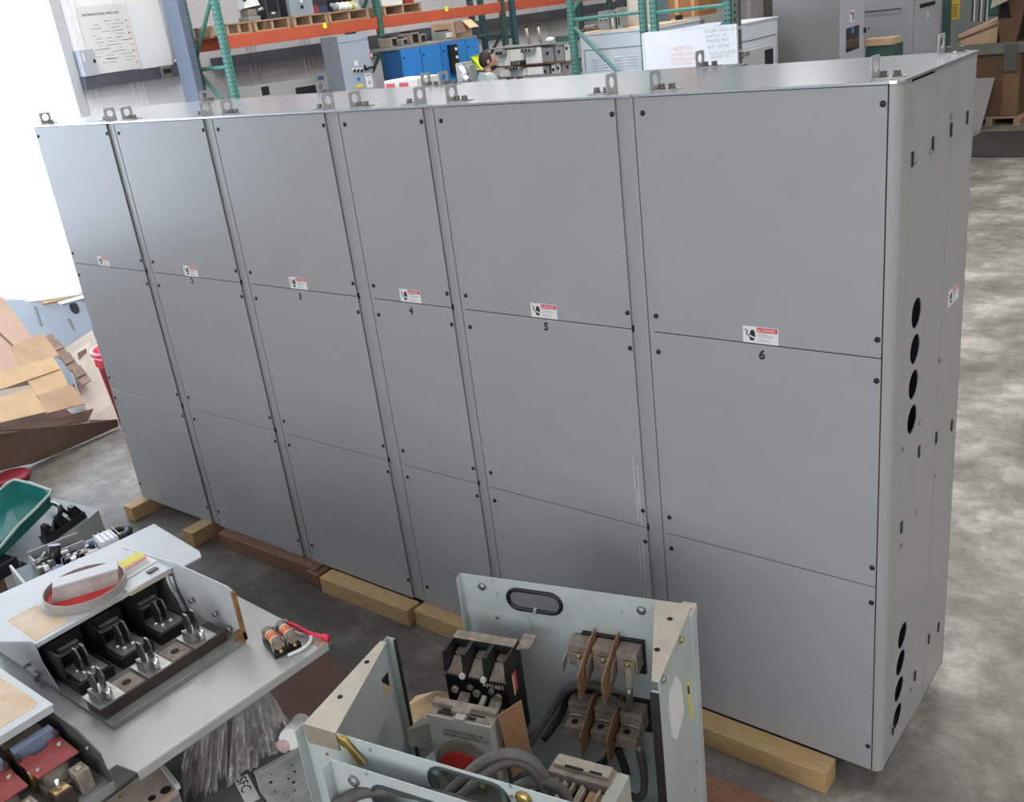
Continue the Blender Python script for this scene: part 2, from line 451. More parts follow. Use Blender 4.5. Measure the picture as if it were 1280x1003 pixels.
def warning_label(mb, M):
    w, h = .117, .054
    mb.box(0, w, 0, h, 0, .0008, PAPER, M=M)
    mb.box(.047, w-.002, h-.017, h-.002, .0008, .0012, REDL, M=M)
    mb.prism([(.050, h-.014), (.058, h-.014), (.054, h-.006)], .0012, .0014, PAPER, M=M)
    mb.text('DANGER', .0115, PAPER, M @ T(.061, h-.0135, .0013), .0002)
    hand = [(.024,.008),(.036,.008),(.041,.018),(.041,.034),(.038,.041),(.034,.044),(.030,.043),(.026,.040),(.023,.030),(.020,.022)]
    mb.prism(hand, .0008, .0012, LINE, M=M)
    mb.prism([(.022,.021),(.040,.015),(.041,.019),(.023,.026)], .0012, .0014, PAPER, M=M)
    mb.prism([(.006,.044),(.009,.045),(.017,.037),(.014,.028),(.021,.024),(.020,.021),(.010,.027),(.013,.036)], .0008, .0012, LINE, M=M)
    r = random.Random(1)
    for i in range(6):
        if i == 3: continue
        mb.box(.050, .050+.03+r.random()*.025, h-.0225-i*.005, h-.0205-i*.005, .0008, .001, GLINE, M=M)
scr = MB(); scr.cyl((0,0,0), (0,0,.003), .0085, BLACK, seg=12); scr.ball((0,0,.003), .008, BLACK, (1,1,.35), 10)
SCREW_ME = None
def PXY(x, y, z):
    q = CR.transposed() @ (Vector((x, y, z))-CAM); return 640+F*q.x/-q.z
def lug_part(parent, x, y, side, z):
    mb = MB()
    ol = [(-.031,0),(.031,0),(.031,.052),(.026,.060),(-.026,.060),(-.031,.052)]
    Mp = T(x, y, z) @ Matrix(((0,0,1,0),(1,0,0,0),(0,1,0,0),(0,0,0,1)))
    mb.plate(ol, [circ(0, .034, .017, 16)], -.002, .002, STEELG, Mp)
    xs = (x, x+.075*side); mb.box(min(xs), max(xs), y-.031, y+.031, z, z+.004, STEELG)
    o = build('lifting_bracket', mb, parent)
    bo = MB()
    for k in (.022, .058):
        bo.cyl((x+side*k, y, z+.004), (x+side*k, y, z+.007), .014, BOLTM, seg=12).cyl((x+side*k, y, z+.007), (x+side*k, y, z+.020), .0105, BOLTM, seg=6, smooth=False)
    b2 = build('bolt', bo, o)
STEELG = mat('bracket_steel', (.46, .46, .455), .45, .2, noise=(20., .15))
BOLTM = mat('bolt_dull', (.19, .18, .17), .5, .7, noise=(20., .2))
GALVH = mat('galvanised_top', (.70, .75, .80), .22, .85, noise=(5., .10), bump=(3.5, .03), stretch=(1., 4., 1.), spec=.7)
for i in range(6):
    xl, xr, d = XB[i]+.0015, XB[i+1]-.0015, DEP[i]
    last = i == 5
    t = thing('switchgear_cabinet', WORDS[i], 'cabinet', ((xl+xr)/2, d/2, Z0), 'switchgear cabinets standing in a row')
    z0, z1 = Z0, Z0+HC
    pl, pr = xl+.019, PR[i]
    f = MB()
    f.box(xl, xl+.002, .02, d, z0, z1-.005, G); f.box(xl, xr, d-.004, d, z0, z1-.005, G); f.box(xl, xr, .02, d, z0, z0+.006, G)
    f.box(xl, pl-.0015, .004, .03, z0, z1-.005, G)
    if not last:
        f.box(xr-.002, xr, .02, d, z0, z1-.005, G)
        f.box(pr-.03, xr, .010, .03, z0, z1-.005, G, .0); f.box(xr-.010, xr, .002, .03, z0, z1-.005, G, .001)
    else:
        r = .030; ex = xr
        arc = [(ex-r+r*math.sin(a), r-r*math.cos(a)) for a in [PI/2*k/8 for k in range(9)]]
        out = [(0.0, .0)]+arc+[(ex, .084), (ex-.004, .084)]
        inn = [(ex-.004, r)]+[(ex-r+(r-.004)*math.sin(a), r-(r-.004)*math.cos(a)) for a in [PI/2*(8-k)/8 for k in range(9)]]+[(0.0, .004)]
        f.prism(out+inn, z0, z1-.005, GE)
    # black strips behind the seams, painting in the dark interior
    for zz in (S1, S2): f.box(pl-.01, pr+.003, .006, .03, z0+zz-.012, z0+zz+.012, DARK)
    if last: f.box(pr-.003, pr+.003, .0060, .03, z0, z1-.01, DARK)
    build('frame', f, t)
    tp = MB(); ov = .006
    if last:
        r = .034
        pts = [(xl, -ov), (xr-.028, -ov)]+[(xr-.028+r*math.sin(a), -ov+r-r*math.cos(a)) for a in [PI/2*k/6 for k in range(1, 7)]]+[(xr+ov, d), (xl, d)]
    else: pts = [(xl, -ov), (xr, -ov), (xr, d), (xl, d)]
    tp.prism(pts, z1-.004, z1+.003, GALVH, bev=.0)
    build('top_plate', tp, t)
    # three rear covers
    for k, (a, b) in enumerate(((S1+.0015, HC-.0065), (S2+.0015, S1-.0015), (.001, S2-.0015))):
        m = MB(); m.box(pl, pr-.0015, 0, .004, z0+a, z0+b, G, .0012, seg=1)
        if i == 4 and k in (1, 2):          # pale scrape marks
            mm = mat('scrape_white', (.62, .63, .64), .6)
            for sx, (za, zb) in ((-.882, (.99, 1.13)), (-.866, (.90, 1.09)), (-.885, (.62, .76)), (-.867, (.60, .80)), (-.878, (.86, .98)), (-.865, (.84, .90)), (-.88, (.44, .55)), (-.863, (.42, .56))):
                if (k == 1) == (za > .83): m.prism([(sx-.0012, za), (sx+.0012, za), (sx+.003, zb), (sx+.001, zb)], 0, .0006, mm, PANM)
        p = build('rear_cover', m, t)
        sz = (z0+b-.047, z0+a+.056) if k == 0 else ((z0+b-.068, z0+a+.07) if k == 1 else (z0+b-.058, z0+a+.10))
        for sx in (pl+.013, pr-.013):
            for z in sz:
                if SCREW_ME is None:
                    so = build('screw', scr, p, local=True); SCREW_ME = so.data
                else:
                    so = bpy.data.objects.new('screw', SCREW_ME); COL.objects.link(so); so.parent = p; MW[so] = MW[p]
                so.matrix_local = MW[p].inverted() @ (T(sx, 0, z) @ PANM)
        if k == 0:
            lm = MB(); warning_label(lm, T(LABX[i], 0, z0+S1+.003) @ PANM); build('warning_label', lm, p)
        if k == 1 and i > 0:
            nx = {5: (-.383, 1.566), 4: (-1.222, 1.570), 3: (aY(512, 393, 0).x, aY(512, 392, 0).z), 2: (aY(374, 374, 0).x, aY(376, 374, 0).z), 1: (aY(239, 354, 0).x, aY(239, 354, 0).z)}[i]
            nm_ = MB().text(str(i+1), .042, LINE, T(nx[0], -.0004, nx[1]) @ PANM @ R(-.12, 'Z'), .0004, fat=.0016)
            build('marker_number', nm_, p)
    for (bx, sd) in ((xl+.045, 1), (xr-.11, -1)):
        if last and sd < 0: bx = -.052; sd = 1
        lug_part(t, bx if not (last and bx > -.1) else -.060, .062, sd, z1+.003)
    for px in (172, 256, 404, 533, 561, 876, 1184):            # rear brackets seen in the photo
        lo, hi = XB[0], XB[-1]
        yb_ = d-.06
        bxk = min((abs(PXY(x_, yb_, z1+.02)-px), x_) for x_ in [XB[0]+.01*q for q in range(464)])[1]
        if xl+.04 <= bxk <= xr-.004: lug_part(t, min(bxk, xr-.09), yb_, 1, z1+.003)
    if last:
        EX = xr; e = MB()
        Me = Matrix(((0,0,1,0),(1,0,0,0),(0,1,0,0),(0,0,0,1)))          # local x->Y, y->Z, z->X
        hs = [(.200, 1.691), (.199, 1.577), (.198, 1.462), (.197, 1.346), (.184, .546), (.175, .440), (.168, .332), (.160, .222)]
        e.plate([(.086, Z0+.002), (.284, Z0+.002), (.284, z1-.012), (.086, z1-.012)], [circ(y, z, .047, 24) for y, z in hs], -.004, 0, GE, T(EX, 0, 0) @ Me)
        ep = build('end_cover', e, t)
        build('end_strip', MB().box(EX-.004, EX-.0005, .286, .456, Z0+.002, z1-.006, GE), t)
        build('end_strip', MB().box(EX-.004, EX, .458, d-.002, Z0+.002, z1-.006, GE), t)
        build('interior_lining', MB().box(EX-.30, EX-.29, .05, d-.05, Z0+.01, z1-.02, DARK), t)  # void-black sheet painting the interior dark behind the end holes
        sl = MB()
        for y, z in ((.105, 2.16), (.282, 2.17), (.455, 2.18), (.62, 2.19), (.125, 1.0), (.275, 1.20), (.46, 1.17), (.64, 1.14), (.61, .31), (.49, .335), (.34, .27), (.11, .20)):
            sl.box(EX, EX+.004, y-.006, y+.006, z-.02, z+.02, BLACK)
        build('slot', sl, t)
        sc = MB()
        for y, z in ((.118, 2.15), (.265, 2.15), (.452, 2.22), (.455, 1.45), (.275, 1.30), (.115, 1.28), (.13, .93), (.47, 1.02), (.30, .24), (.50, .34), (.09, .23), (.27, .98)):
            sc.cyl((EX, y, z), (EX+.006, y, z), .007, STEEL, seg=10)
        build('screw', sc, t)
        lm = MB(); warning_label(lm, T(EX+.0005, aX(1185, 368, EX).y, aX(1187, 372, EX).z-.03) @ Me); build('warning_label', lm, t)
# timbers under the line-up
def timber(pts_y0, w, x0, x1, y0, y1, h, m, label, gr='timbers under the cabinets', rot=0):
    mb = MB(); mb.box(-(x1-x0)/2, (x1-x0)/2, -(y1-y0)/2, (y1-y0)/2, 0, h, m, .004)
    return solo('timber', mb, label, 'timber', gr, local=True, loc=T((x0+x1)/2, (y0+y1)/2, 0) @ R(rot, 'Z'))
H0 = Z0-.0005
timber(0, 0, -4.60, -4.51, -.13, .72, H0, WOODY, 'end of a pale timber under the corner of the leftmost cabinet')
timber(0, 0, -3.95, -3.85, -.14, .72, H0, WOODY, 'end of a yellowish timber sticking out between the two leftmost cabinets')
b = MB(); b.box(-3.72, -2.87, -.055, .06, 0, H0-.002, WOODR, .006); b.box(-2.93, -2.83, -.075, .05, .0, H0-.012, WOODR, .01)
solo('broken_board', b, 'broken red-brown board with a split end under the third cabinet', 'board', 'timbers under the cabinets')
timber(0, 0, -2.79, -2.16, -.095, -.005, H0, WOOD, 'pale yellow timber with nail holes along the front of the third and fourth cabinets')
timber(0, 0, -2.14, -1.55, -.07, .02, H0, WOOD, 'pale timber partly hidden behind the pale green back plate with an oval slot')
timber(0, 0, -1.02, -.125, -.098, -.006, H0, WOOD, 'pale timber in front of the nearest cabinet, right of the foreground junk')
timber(0, 0, -.9, -.05, .45, .55, H0, WOOD, 'pale timber under the back of the nearest cabinet')
# ================================================================== FOREGROUND JUNK
# big red-brown wooden skid that carries the junk
sk = thing('wooden_skid', 'low red-brown wooden skid under the pile of electrical junk', 'pallet', (-1.4, -1.5, 0))
for k in range(6):
    y = -2.40+k*.22
    build('deck_board', MB().box(-3.35, -.16, y, y+.20, .105, .14, WOODR, .004), sk)
for y in (-2.35, -1.75, -1.19):
    build('runner', MB().box(-3.33, -.18, y, y+.09, 0, .105, WOODR, .004), sk)
m = MB(); m.box(-1.10, -.13, -1.05, -.34, 0, .1395, WOODR, .006)
solo('wooden_block', m, 'red-brown wooden block under the pale green plate with breaker and fuse holders', 'board')
# ---- support enclosure below the flat panel
en = thing('steel_enclosure', 'big dull grey steel box carrying the flat panel and switch units', 'box', (-2.2, -1.5, .14))
build('body', MB().box(-2.40, -1.62, -2.06, -1.20, .141, .855, MGREY, .006), en)
build('lid', MB().box(-2.41, -1.61, -2.07, -1.19, .855, .862, MGREY, .002), en)
# ---- flat panel (P1)
PZ = .885
p1 = thing('steel_sheet', 'flat light grey steel panel with a folded, rust-specked edge on top of the junk', 'panel', (-1.8, -1.45, .862))
m = MB()
pts = [(-2.35, -1.84), (-1.44, -1.84), (-1.44, -1.815), (-1.36, -1.80), (-1.335, -1.135), (-2.35, -1.085)]
m.prism(pts, PZ-.004, PZ, LGREY)
m.sheet([(-1.36, -1.80, PZ-.002), (-1.335, -1.135, PZ-.002), (-1.335, -1.135, PZ-.028), (-1.36, -1.80, PZ-.028)], .003, LGREY)
m.sheet([(-1.335, -1.135, PZ-.002), (-2.35, -1.085, PZ-.002), (-2.35, -1.085, PZ-.028), (-1.335, -1.135, PZ-.028)], .003, LGREY)
m.box(-2.35, -2.347, -1.84, -1.085, PZ-.023, PZ-.003, LGREY); m.box(-2.35, -1.44, -1.84, -1.837, PZ-.023, PZ-.003, LGREY)
r = random.Random(5)
for i in range(26):
    t_ = r.random()**.6; y = -1.80+.665*t_; x = -1.36+.025*t_; s = .004+.010*r.random()*t_
    m.box(x-.0005, x+.0012, y-s, y+s*1.6, PZ-.020+.008*r.random(), PZ-.004, RUST)
m.prism([(-1.375,-1.16),(-1.334,-1.17),(-1.334,-1.134),(-1.38,-1.133)], PZ, PZ+.001, mat('rust_patch', (.50, .38, .24), .8, noise=(30., .4)))
build('sheet', m, p1)
# ---- fused switch unit with the red dial (U1)
SWG = mat('switch_grey', (.50, .53, .55), .36, noise=(5., .08))
SWD = mat('switch_tray_grey', (.24, .25, .235), .35, noise=(7., .2))
def lug(mb, M, big=True):
    """square plate, block, two clip blades and a stud"""
    mb.box(-.052, .052, -.042, .042, 0, .006, STEEL, .001, M)
    mb.box(-.030, .022, -.030, .018, .006, .034, STEEL, .002, M)
    for dy in (-.018, .008):
        mb.prism([(-.016, .034), (.014, .034), (.022, .075), (.012, .100), (-.008, .100), (-.020, .07)], dy-.003, dy+.003, MATS.get('dark_steel') or mat('dark_steel', (.20,.20,.19), .4, .9, noise=(30.,.3)), M @ Matrix(((1,0,0,0),(0,0,1,0),(0,1,0,0),(0,0,0,1))))
    mb.cyl((.038, 0, .006), (.038, 0, .040), .008, GALV, seg=10, M=M)
    mb.ball((-.016, -.018, .036), .008, GALV, (1,1,.6), 8, M); mb.ball((.006, .010, .036), .007, GALV, (1,1,.6), 8, M)
u = thing('switch_unit', 'open grey fused switch unit with a round red dial on its cover', 'switch', (-1.9, -1.5, PZ), 'open fused switch units')
m = MB(); m.box(-2.30, -1.575, -1.74, -1.268, PZ+.002, PZ+.012, SWD); m.box(-1.578, -1.575, -1.74, -1.268, PZ+.012, PZ+.020, SWD)
build('tray', m, u)
m = MB(); m.box(-2.30, -2.295, -1.74, -1.27, PZ+.012, 1.05, SWD); build('rear_wall', m, u)
m = MB()
m.sheet([(-2.30, -1.738, PZ+.012), (-1.90, -1.738, PZ+.012), (-1.955, -1.738, .98), (-1.965, -1.738, 1.052), (-2.30, -1.738, 1.052)], .004, SWG)
build('side_wall', m, u)
m = MB(); m.sheet([(-2.30, -1.268, PZ+.012), (-1.575, -1.268, PZ+.012), (-1.575, -1.268, 1.075), (-1.60, -1.268, 1.088), (-1.90, -1.268, 1.092), (-2.30, -1.268, 1.052)], .004, SWG, Vector((0,-1,0)))
wg = build('side_wall', m, u)
m = MB(); m.box(-1.582, -1.570, -1.274, -1.262, PZ+.012, 1.078, RUST); m.box(-1.60, -1.570, -1.290, -1.262, PZ+.012, PZ+.045, RUST, .003); build('rusty_edge', m, wg)
m = MB()
for x, z in ((-1.70, .96), (-1.83, .97), (-1.64, .92)): m.cyl((x, -1.274, z), (x, -1.286, z), .009, STEEL, seg=10)
build('bolt', m, wg)
m = MB(); m.prism([(-2.335, -1.95), (-1.965, -1.742), (-1.935, -1.742), (-1.935, -1.27), (-1.905, -1.27), (-1.90, -1.165), (-1.94, -1.145), (-2.285, -1.105), (-2.30, -1.30), (-2.36, -1.72)], 1.052, 1.058, SWG, bev=.001)
m.sheet([(-1.935, -1.742, 1.055), (-1.935, -1.27, 1.055), (-1.935, -1.27, 1.045), (-1.935, -1.742, 1.045)], .002, SWG)
cv = build('cover', m, u)
m = MB(); m.prism([(-2.16, -1.725), (-2.155, -1.63), (-2.04, -1.60), (-1.955, -1.62), (-1.95, -1.735)], 1.058, 1.0588, TANL); build('tan_label', m, cv)
m = MB(); m.sheet([(-2.19, -1.36, 1.066), (-2.17, -1.275, 1.070), (-1.905, -1.262, 1.075), (-1.925, -1.43, 1.066), (-2.09, -1.425, 1.066)][::-1], .004, SWG)
hp = build('hinged_plate', m, u)
m = MB(); m.sheet([(-2.12, -1.395, 1.0685), (-2.12, -1.27, 1.073), (-2.07, -1.27, 1.0738), (-2.07, -1.40, 1.0685)][::-1], .001, YEL); build('yellow_label', m, hp)
m = MB(); m.sheet([(-2.065, -1.42, 1.0688), (-2.065, -1.27, 1.074), (-1.995, -1.27, 1.0753), (-1.995, -1.425, 1.0685)][::-1], .001, PAPER)
m.sheet([(-2.058, -1.41, 1.0698), (-2.058, -1.28, 1.0755), (-2.048, -1.28, 1.0757), (-2.048, -1.41, 1.07)][::-1], .0006, REDL)
for i in range(4): m.sheet([(-2.04+i*.01, -1.41, 1.0702), (-2.04+i*.01, -1.29, 1.0752), (-2.037+i*.01, -1.29, 1.0753), (-2.037+i*.01, -1.41, 1.0703)][::-1], .0004, GLINE)
build('warning_label', m, hp)
m = MB(); m.box(-1.965, -1.945, -1.335, -1.30, 1.0705, 1.0765, BLACK); build('slot', m, hp)
m = MB(); m.box(-1.935, -1.915, -1.43, -1.272, 1.050, 1.066, TAN, .002); build('wood_strip', m, u)
dc = (-2.065, -1.50)
Md = T(dc[0], dc[1], 1.058)
m = MB(); m.lathe([(.142, 0), (.140, .004), (.130, .006), (.129, .034), (.1255, .034), (.1250, .008)], mat('dial_ring_grey', (.33, .32, .30), .4, noise=(12., .1)), 56, Md, smooth=False)
dr = build('dial_ring', m, u)
m = MB(); m.lathe([(.123, .012), (.06, .013), (0, .013)], RED, 40, Md); build('dial_face', m, dr)
hd = MB(); Mh = Md @ R(math.radians(62), 'Z')
HG = mat('handle_grey', (.42, .41, .40), .42, noise=(14., .18), col2=(.33, .27, .24))
hd.hexa([Mh @ Vector(v) for v in [(-.105,-.033,.013),(.105,-.033,.013),(.105,.033,.013),(-.105,.033,.013),(-.085,-.024,.062),(.11,-.024,.062),(.11,.026,.062),(-.085,.026,.062)]], HG)
hd.box(-.088, .115, -.028, .032, .060, .068, mat('handle_top_grey', (.50, .51, .52), .4), .002, Mh)
build('handle', hd, dr)
# three line terminals under the cover edge
for k, y in enumerate((-1.655, -1.515, -1.375)):
    m = MB(); m.box(-2.06, -1.80, y-.058, y+.058, PZ+.012, PZ+.050, BLACK, .004); m.box(-2.06, -1.96, y-.060, y+.060, PZ+.05, 1.045, BLACK, .003)
    m.box(-2.0, -1.86, y-.064, y-.058, PZ+.05, 1.02, BLACK, .001)
    tb = build('terminal_block', m, u)
    m = MB(); Mt = T(-1.865, y, PZ+.050)
    m.box(-.055, .058, -.045, .045, 0, .005, STEEL, .001, Mt)
    for dy in (-.012, .012):
        m.prism([(-.03,.005),(.012,.005),(.020,.05),(.008,.080),(-.016,.080),(-.03,.05)], dy-.003, dy+.003, mat('dark_steel', (.20,.20,.19), .4, .9, noise=(30.,.3)), Mt @ Matrix(((1,0,0,0),(0,0,1,0),(0,1,0,0),(0,0,0,1))))
    for dx, dy in ((.028, -.018), (.028, .012), (.0, -.026)): m.ball((dx, dy, .008), .008, GALV, (1,1,.7), 8, Mt)
    m.box(-.075, -.062, -.04, .04, .04, .048, STEEL, 0, Mt); m.box(-.075, -.062, -.035, .03, .06, .066, STEEL, 0, Mt)
    build('line_lug', m, tb)
m = MB(); m.box(-2.03, -1.96, -1.735, -1.272, 1.02, 1.046, BLACK, .003); build('barrier', m, u)
m = MB(); m.box(-1.725, -1.625, -1.735, -1.30, PZ+.013, PZ+.052, BROWN, .003)
for y in (-1.625, -1.455): m.cyl((-1.675, y, PZ+.050), (-1.675, y, PZ+.0535), .014, DARK, seg=12)
for y in (-1.625, -1.455): m.box(-1.715, -1.635, y-.035, y+.035, PZ+.052, PZ+.0525, DUST)
bs = build('terminal_strip', m, u)
for y in (-1.70, -1.54, -1.375):
    m = MB(); lug(m, T(-1.675, y, PZ+.052)); build('load_lug', m, bs)
m = MB(); m.tube([(-1.935, -1.285, 1.05), (-1.92, -1.288, 1.0), (-1.90, -1.285, .95), (-1.885, -1.285, .91)], .010, STEEL, 8)
m.box(-1.93, -1.915, -1.284, -1.276, .95, 1.04, PAPER); build('latch_arm', m, wg)
m = MB(); m.cyl((-1.99, -1.745, .93), (-1.99, -1.765, .93), .014, STEEL, seg=10).box(-2.005, -1.955, -1.765, -1.755, .90, .915, STEEL, .002).cyl((-2.03, -1.745, .95), (-2.03, -1.77, .955), .006, STEEL, seg=8)
build('latch', m, u)

# ---- second switch unit, lower left corner (U2)
u = thing('switch_unit', 'open grey switch unit with a tan label and red insulating boards, nearest at lower left', 'switch', (-1.6, -2.1, PZ), 'open fused switch units')
YE = -1.865
m = MB(); m.box(-2.05, -1.36, -2.40, YE, PZ-.008, PZ+.004, MGREY); m.box(-1.363, -1.36, -2.40, YE, PZ+.004, PZ+.020, MGREY); build('tray', m, u)
m = MB(); m.sheet([(-2.02, YE, PZ+.004), (-1.375, YE, PZ+.004), (-1.39, YE, .985), (-1.50, YE, 1.02), (-1.62, YE, 1.028), (-1.62, YE, 1.052), (-2.02, YE, 1.052)], .004, mat('switch_inner_dark', (.075, .08, .075), .45, noise=(6., .2)), Vector((0,-1,0)))  # shade inside the unit painted into this wall's dark colour
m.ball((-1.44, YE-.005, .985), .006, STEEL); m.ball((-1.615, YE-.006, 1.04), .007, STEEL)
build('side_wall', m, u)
m = MB(); m.box(-2.02, -1.60, -2.40, YE+.004, 1.052, 1.058, SWG, .001); m.box(-1.603, -1.600, -2.40, YE, 1.035, 1.053, SWG); cv = build('cover', m, u)
m = MB(); m.prism([(-1.985, -1.885), (-1.985, -2.35), (-1.63, -2.35), (-1.635, -1.895), (-1.65, -1.88)], 1.058, 1.0588, TANL); build('tan_label', m, cv)
m = MB(); m.box(-2.02, -2.015, -2.40, YE, PZ+.004, 1.052, SWD); build('rear_wall', m, u)
for y in (-1.945, -2.085, -2.225):
    m = MB()
    m.box(-1.68, -1.60, y-.052, y+.050, PZ+.004, .99, DUST, .004)
    m.box(-1.60, -1.575, y-.055, y+.055, .965, 1.01, mat('coil_blue_grey', (.23, .30, .42), .45, .3), .002)
    m.box(-1.62, -1.56, y-.060, y-.050, PZ+.01, 1.0, BROWN, .002); m.box(-1.62, -1.56, y+.050, y+.060, PZ+.01, 1.0, BROWN, .002)
    for k in range(5): m.cyl((-1.585, y-.035+k*.017, .94), (-1.565, y-.035+k*.017, .935), .006, DUSTM, seg=8)
    blk = build('contact_block', m, u)
    m = MB()
    m.lathe([(.036, 0), (.036, .085), (.0, .085)], mat('fuse_body', (.25, .22, .18), .7, noise=(20., .3)), 20, T(-1.50, y, PZ+.006) )
    m.box(-1.555, -1.455, y-.045, y+.045, PZ+.004, PZ+.030, DUST, .003)
    m.box(-1.44, -1.395, y-.055, y-.005, PZ+.004, PZ+.055, BROWN, .003); m.cyl((-1.418, y-.03, PZ+.055), (-1.418, y-.03, PZ+.085), .006, GALV, seg=8)
    m.box(-1.435, -1.40, y-.05, y-.01, PZ+.055, PZ+.060, mat('brass_pad', (.50,.36,.16), .4, .8), .001)
    m.box(-1.445, -1.40, y+.012, y+.050, PZ+.004, PZ+.075, DUST, .004); m.ball((-1.42, y+.030, PZ+.077), .010, DUSTM, (1,1,.6))
    m.cyl((-1.52, y-.052, PZ+.02), (-1.52, y-.052, PZ+.09), .008, BRASS, seg=8)
    build('fuse_block', m, u)
    m = MB(); z = PZ+.092
    m.plate([(-1.565, y-.058), (-1.455, y-.058), (-1.455, y+.056), (-1.575, y+.060), (-1.575, y+.028), (-1.555, y+.024), (-1.550, y-.02), (-1.57, y-.024)], [], z, z+.004, REDB)
    m.ball((-1.485, y-.042, z+.005), .007, DUSTM); m.ball((-1.530, y+.042, z+.005), .008, DUSTM)
    build('red_board', m, u)

# ---- small fuse block with orange fuses on the panel end
fb = thing('fuse_block', 'small black block with two orange-banded fuses on the flat panel corner', 'fuse block', (-1.445, -1.215, PZ))
Mf = T(-1.445, -1.222, PZ+.001) @ R(math.radians(-18), 'Z')
m = MB(); m.box(-.062, .050, -.045, .045, 0, .024, BLACK, .003, Mf); m.box(-.05, .035, -.004, .004, .024, .042, BLACK, .001, Mf); build('base', m, fb)
for dy in (-.023, .023):
    m = MB(); m.cyl((-.060, dy, .042), (.046, dy, .042), .0165, DUST, seg=14, M=Mf); m.cyl((-.022, dy, .042), (.012, dy, .042), .0172, mat('fuse_orange', (.72, .17, .05), .6), seg=14, M=Mf)
    m.cyl((-.028, dy, .042), (-.023, dy, .042), .0174, PAPER, seg=14, M=Mf); m.cyl((.012, dy, .042), (.016, dy, .042), .0174, PAPER, seg=14, M=Mf)
    build('fuse', m, fb)
    m = MB()
    for dx in (-.050, .036):
        m.box(dx-.008, dx+.008, dy-.020, dy-.0168, .02, .055, DUSTM, 0, Mf); m.box(dx-.008, dx+.008, dy+.0168, dy+.020, .02, .055, DUSTM, 0, Mf)
    m.ball((.056, dy, .026), .007, BRASS, M=Mf)
    build('clip', m, fb)
m = MB(); m.tube([(-1.50, -1.165, PZ+.040), (-1.455, -1.155, PZ+.034), (-1.40, -1.145, PZ+.018), (-1.345, -1.128, PZ+.012)], .0075, mat('red_wire', (.65, .03, .07), .45), 8)
m.tube([(-1.355, -1.131, PZ+.012), (-1.335, -1.124, PZ+.009)], .011, mat('red_wire', (.65, .03, .07), .45), 8)
build('red_wire', m, fb)
m = MB(); m.tube([(-1.49, -1.17, PZ+.02), (-1.44, -1.142, PZ+.012), (-1.39, -1.15, PZ+.012), (-1.37, -1.19, PZ+.008), (-1.385, -1.25, PZ+.008)], .006, PAPER, 8); build('white_wire', m, fb)
fbk = mat('x', (0,0,0))

# ---- circuit board rack behind the switch
PB = thing('circuit_board', 'long circuit board crowded with relays and resistors behind the red dial switch', 'circuit board', (-2.62, -1.35, .90))
o0 = aZ(30, 722, .98); o1 = aZ(150, 672, .98); Mb = frame(o0, o1-o0)       # x along board, y toward the far side
LB = (o1-o0).length
m = MB(); m.box(-.02, LB, -.17, .10, -.012, -.004, mat('board_green', (.05, .09, .08), .5, noise=(30., .5)), 0, Mb)
m.box(-.02, LB, -.178, -.170, -.02, .02, STEEL, 0, Mb); m.box(-.02, -.012, -.17, .10, -.02, .02, STEELG, 0, Mb); build('board', m, PB)
m = MB(); m.box(.05, LB*.66, .03, .036, -.004, .032, STEELG, 0, Mb); m.box(.05, LB*.66, .09, .096, -.004, .045, MGREY, 0, Mb); m.box(.05, .056, .036, .09, -.004, .032, STEELG, 0, Mb)
m.box(.06, LB*.66, .04, .085, -.003, .012, BLACK, 0, Mb); build('channel', m, PB)
r = random.Random(11)
CMAT = [WHITE, BLACK, DUST, BLUEG, STEEL, BROWN, mat('chip_blue', (.10, .14, .30), .4), PAPER, DUSTM, BLACK]
m = MB()
for i in range(90):
    x = .03+r.random()*(LB-.07); y = -.13+r.random()*.155; s = .008+r.random()*.014; h = .008+r.random()*.03
    if r.random() < .6: m.box(x-s, x+s, y-s*.6, y+s*.6, -.004, h, r.choice(CMAT), .001, Mb)
    else: m.cyl((x, y, -.004), (x, y, h), s*.5, r.choice(CMAT), seg=8, M=Mb)
tag(build('component', m, PB), kind='stuff')
m = MB(); m.box(LB*.74, LB*.93, -.09, .0, .0, .05, WHITE, .006, Mb)
for k in range(5): m.box(LB*.745+k*.018, LB*.752+k*.018, -.092, .002, .05, .053, STEEL, 0, Mb)
build('relay', m, PB)
m = MB(); m.box(LB*.40, LB*.52, -.14, -.085, .0, .028, mat('cream_case', (.62, .56, .50), .5), .004, Mb); build('relay', m, PB)
m = MB(); m.cyl((LB*.56, -.10, .015), (LB*.65, -.125, .015), .012, mat('pink_tube', (.58, .36, .34), .5), seg=10, M=Mb); build('resistor', m, PB)
m = MB(); m.lathe([(.045, 0), (.05, .02), (.03, .03), (.02, .02)], BLACK, 16, Mb @ T(LB*.98, -.04, .02)); build('coil', m, PB)
m = MB(); m.cyl((.11, .0, 0), (.13, .01, .07), .022, BLACK, seg=10, M=Mb).cyl((.06, .02, .02), (.10, .03, .045), .008, STEEL, seg=8, M=Mb); build('knob', m, PB)
m = MB(); m.box(-.02, LB-.02, -.16, .09, -.25, -.021, MGREY, .004, Mb); build('support_box', m, PB)
sb = thing('steel_enclosure', 'dull grey steel box under the long circuit board', 'box', (-2.8, -1.4, .14))
build('body', MB().box(-3.0, -2.66, -1.75, -1.12, .141, .62, MGREY, .006), sb)

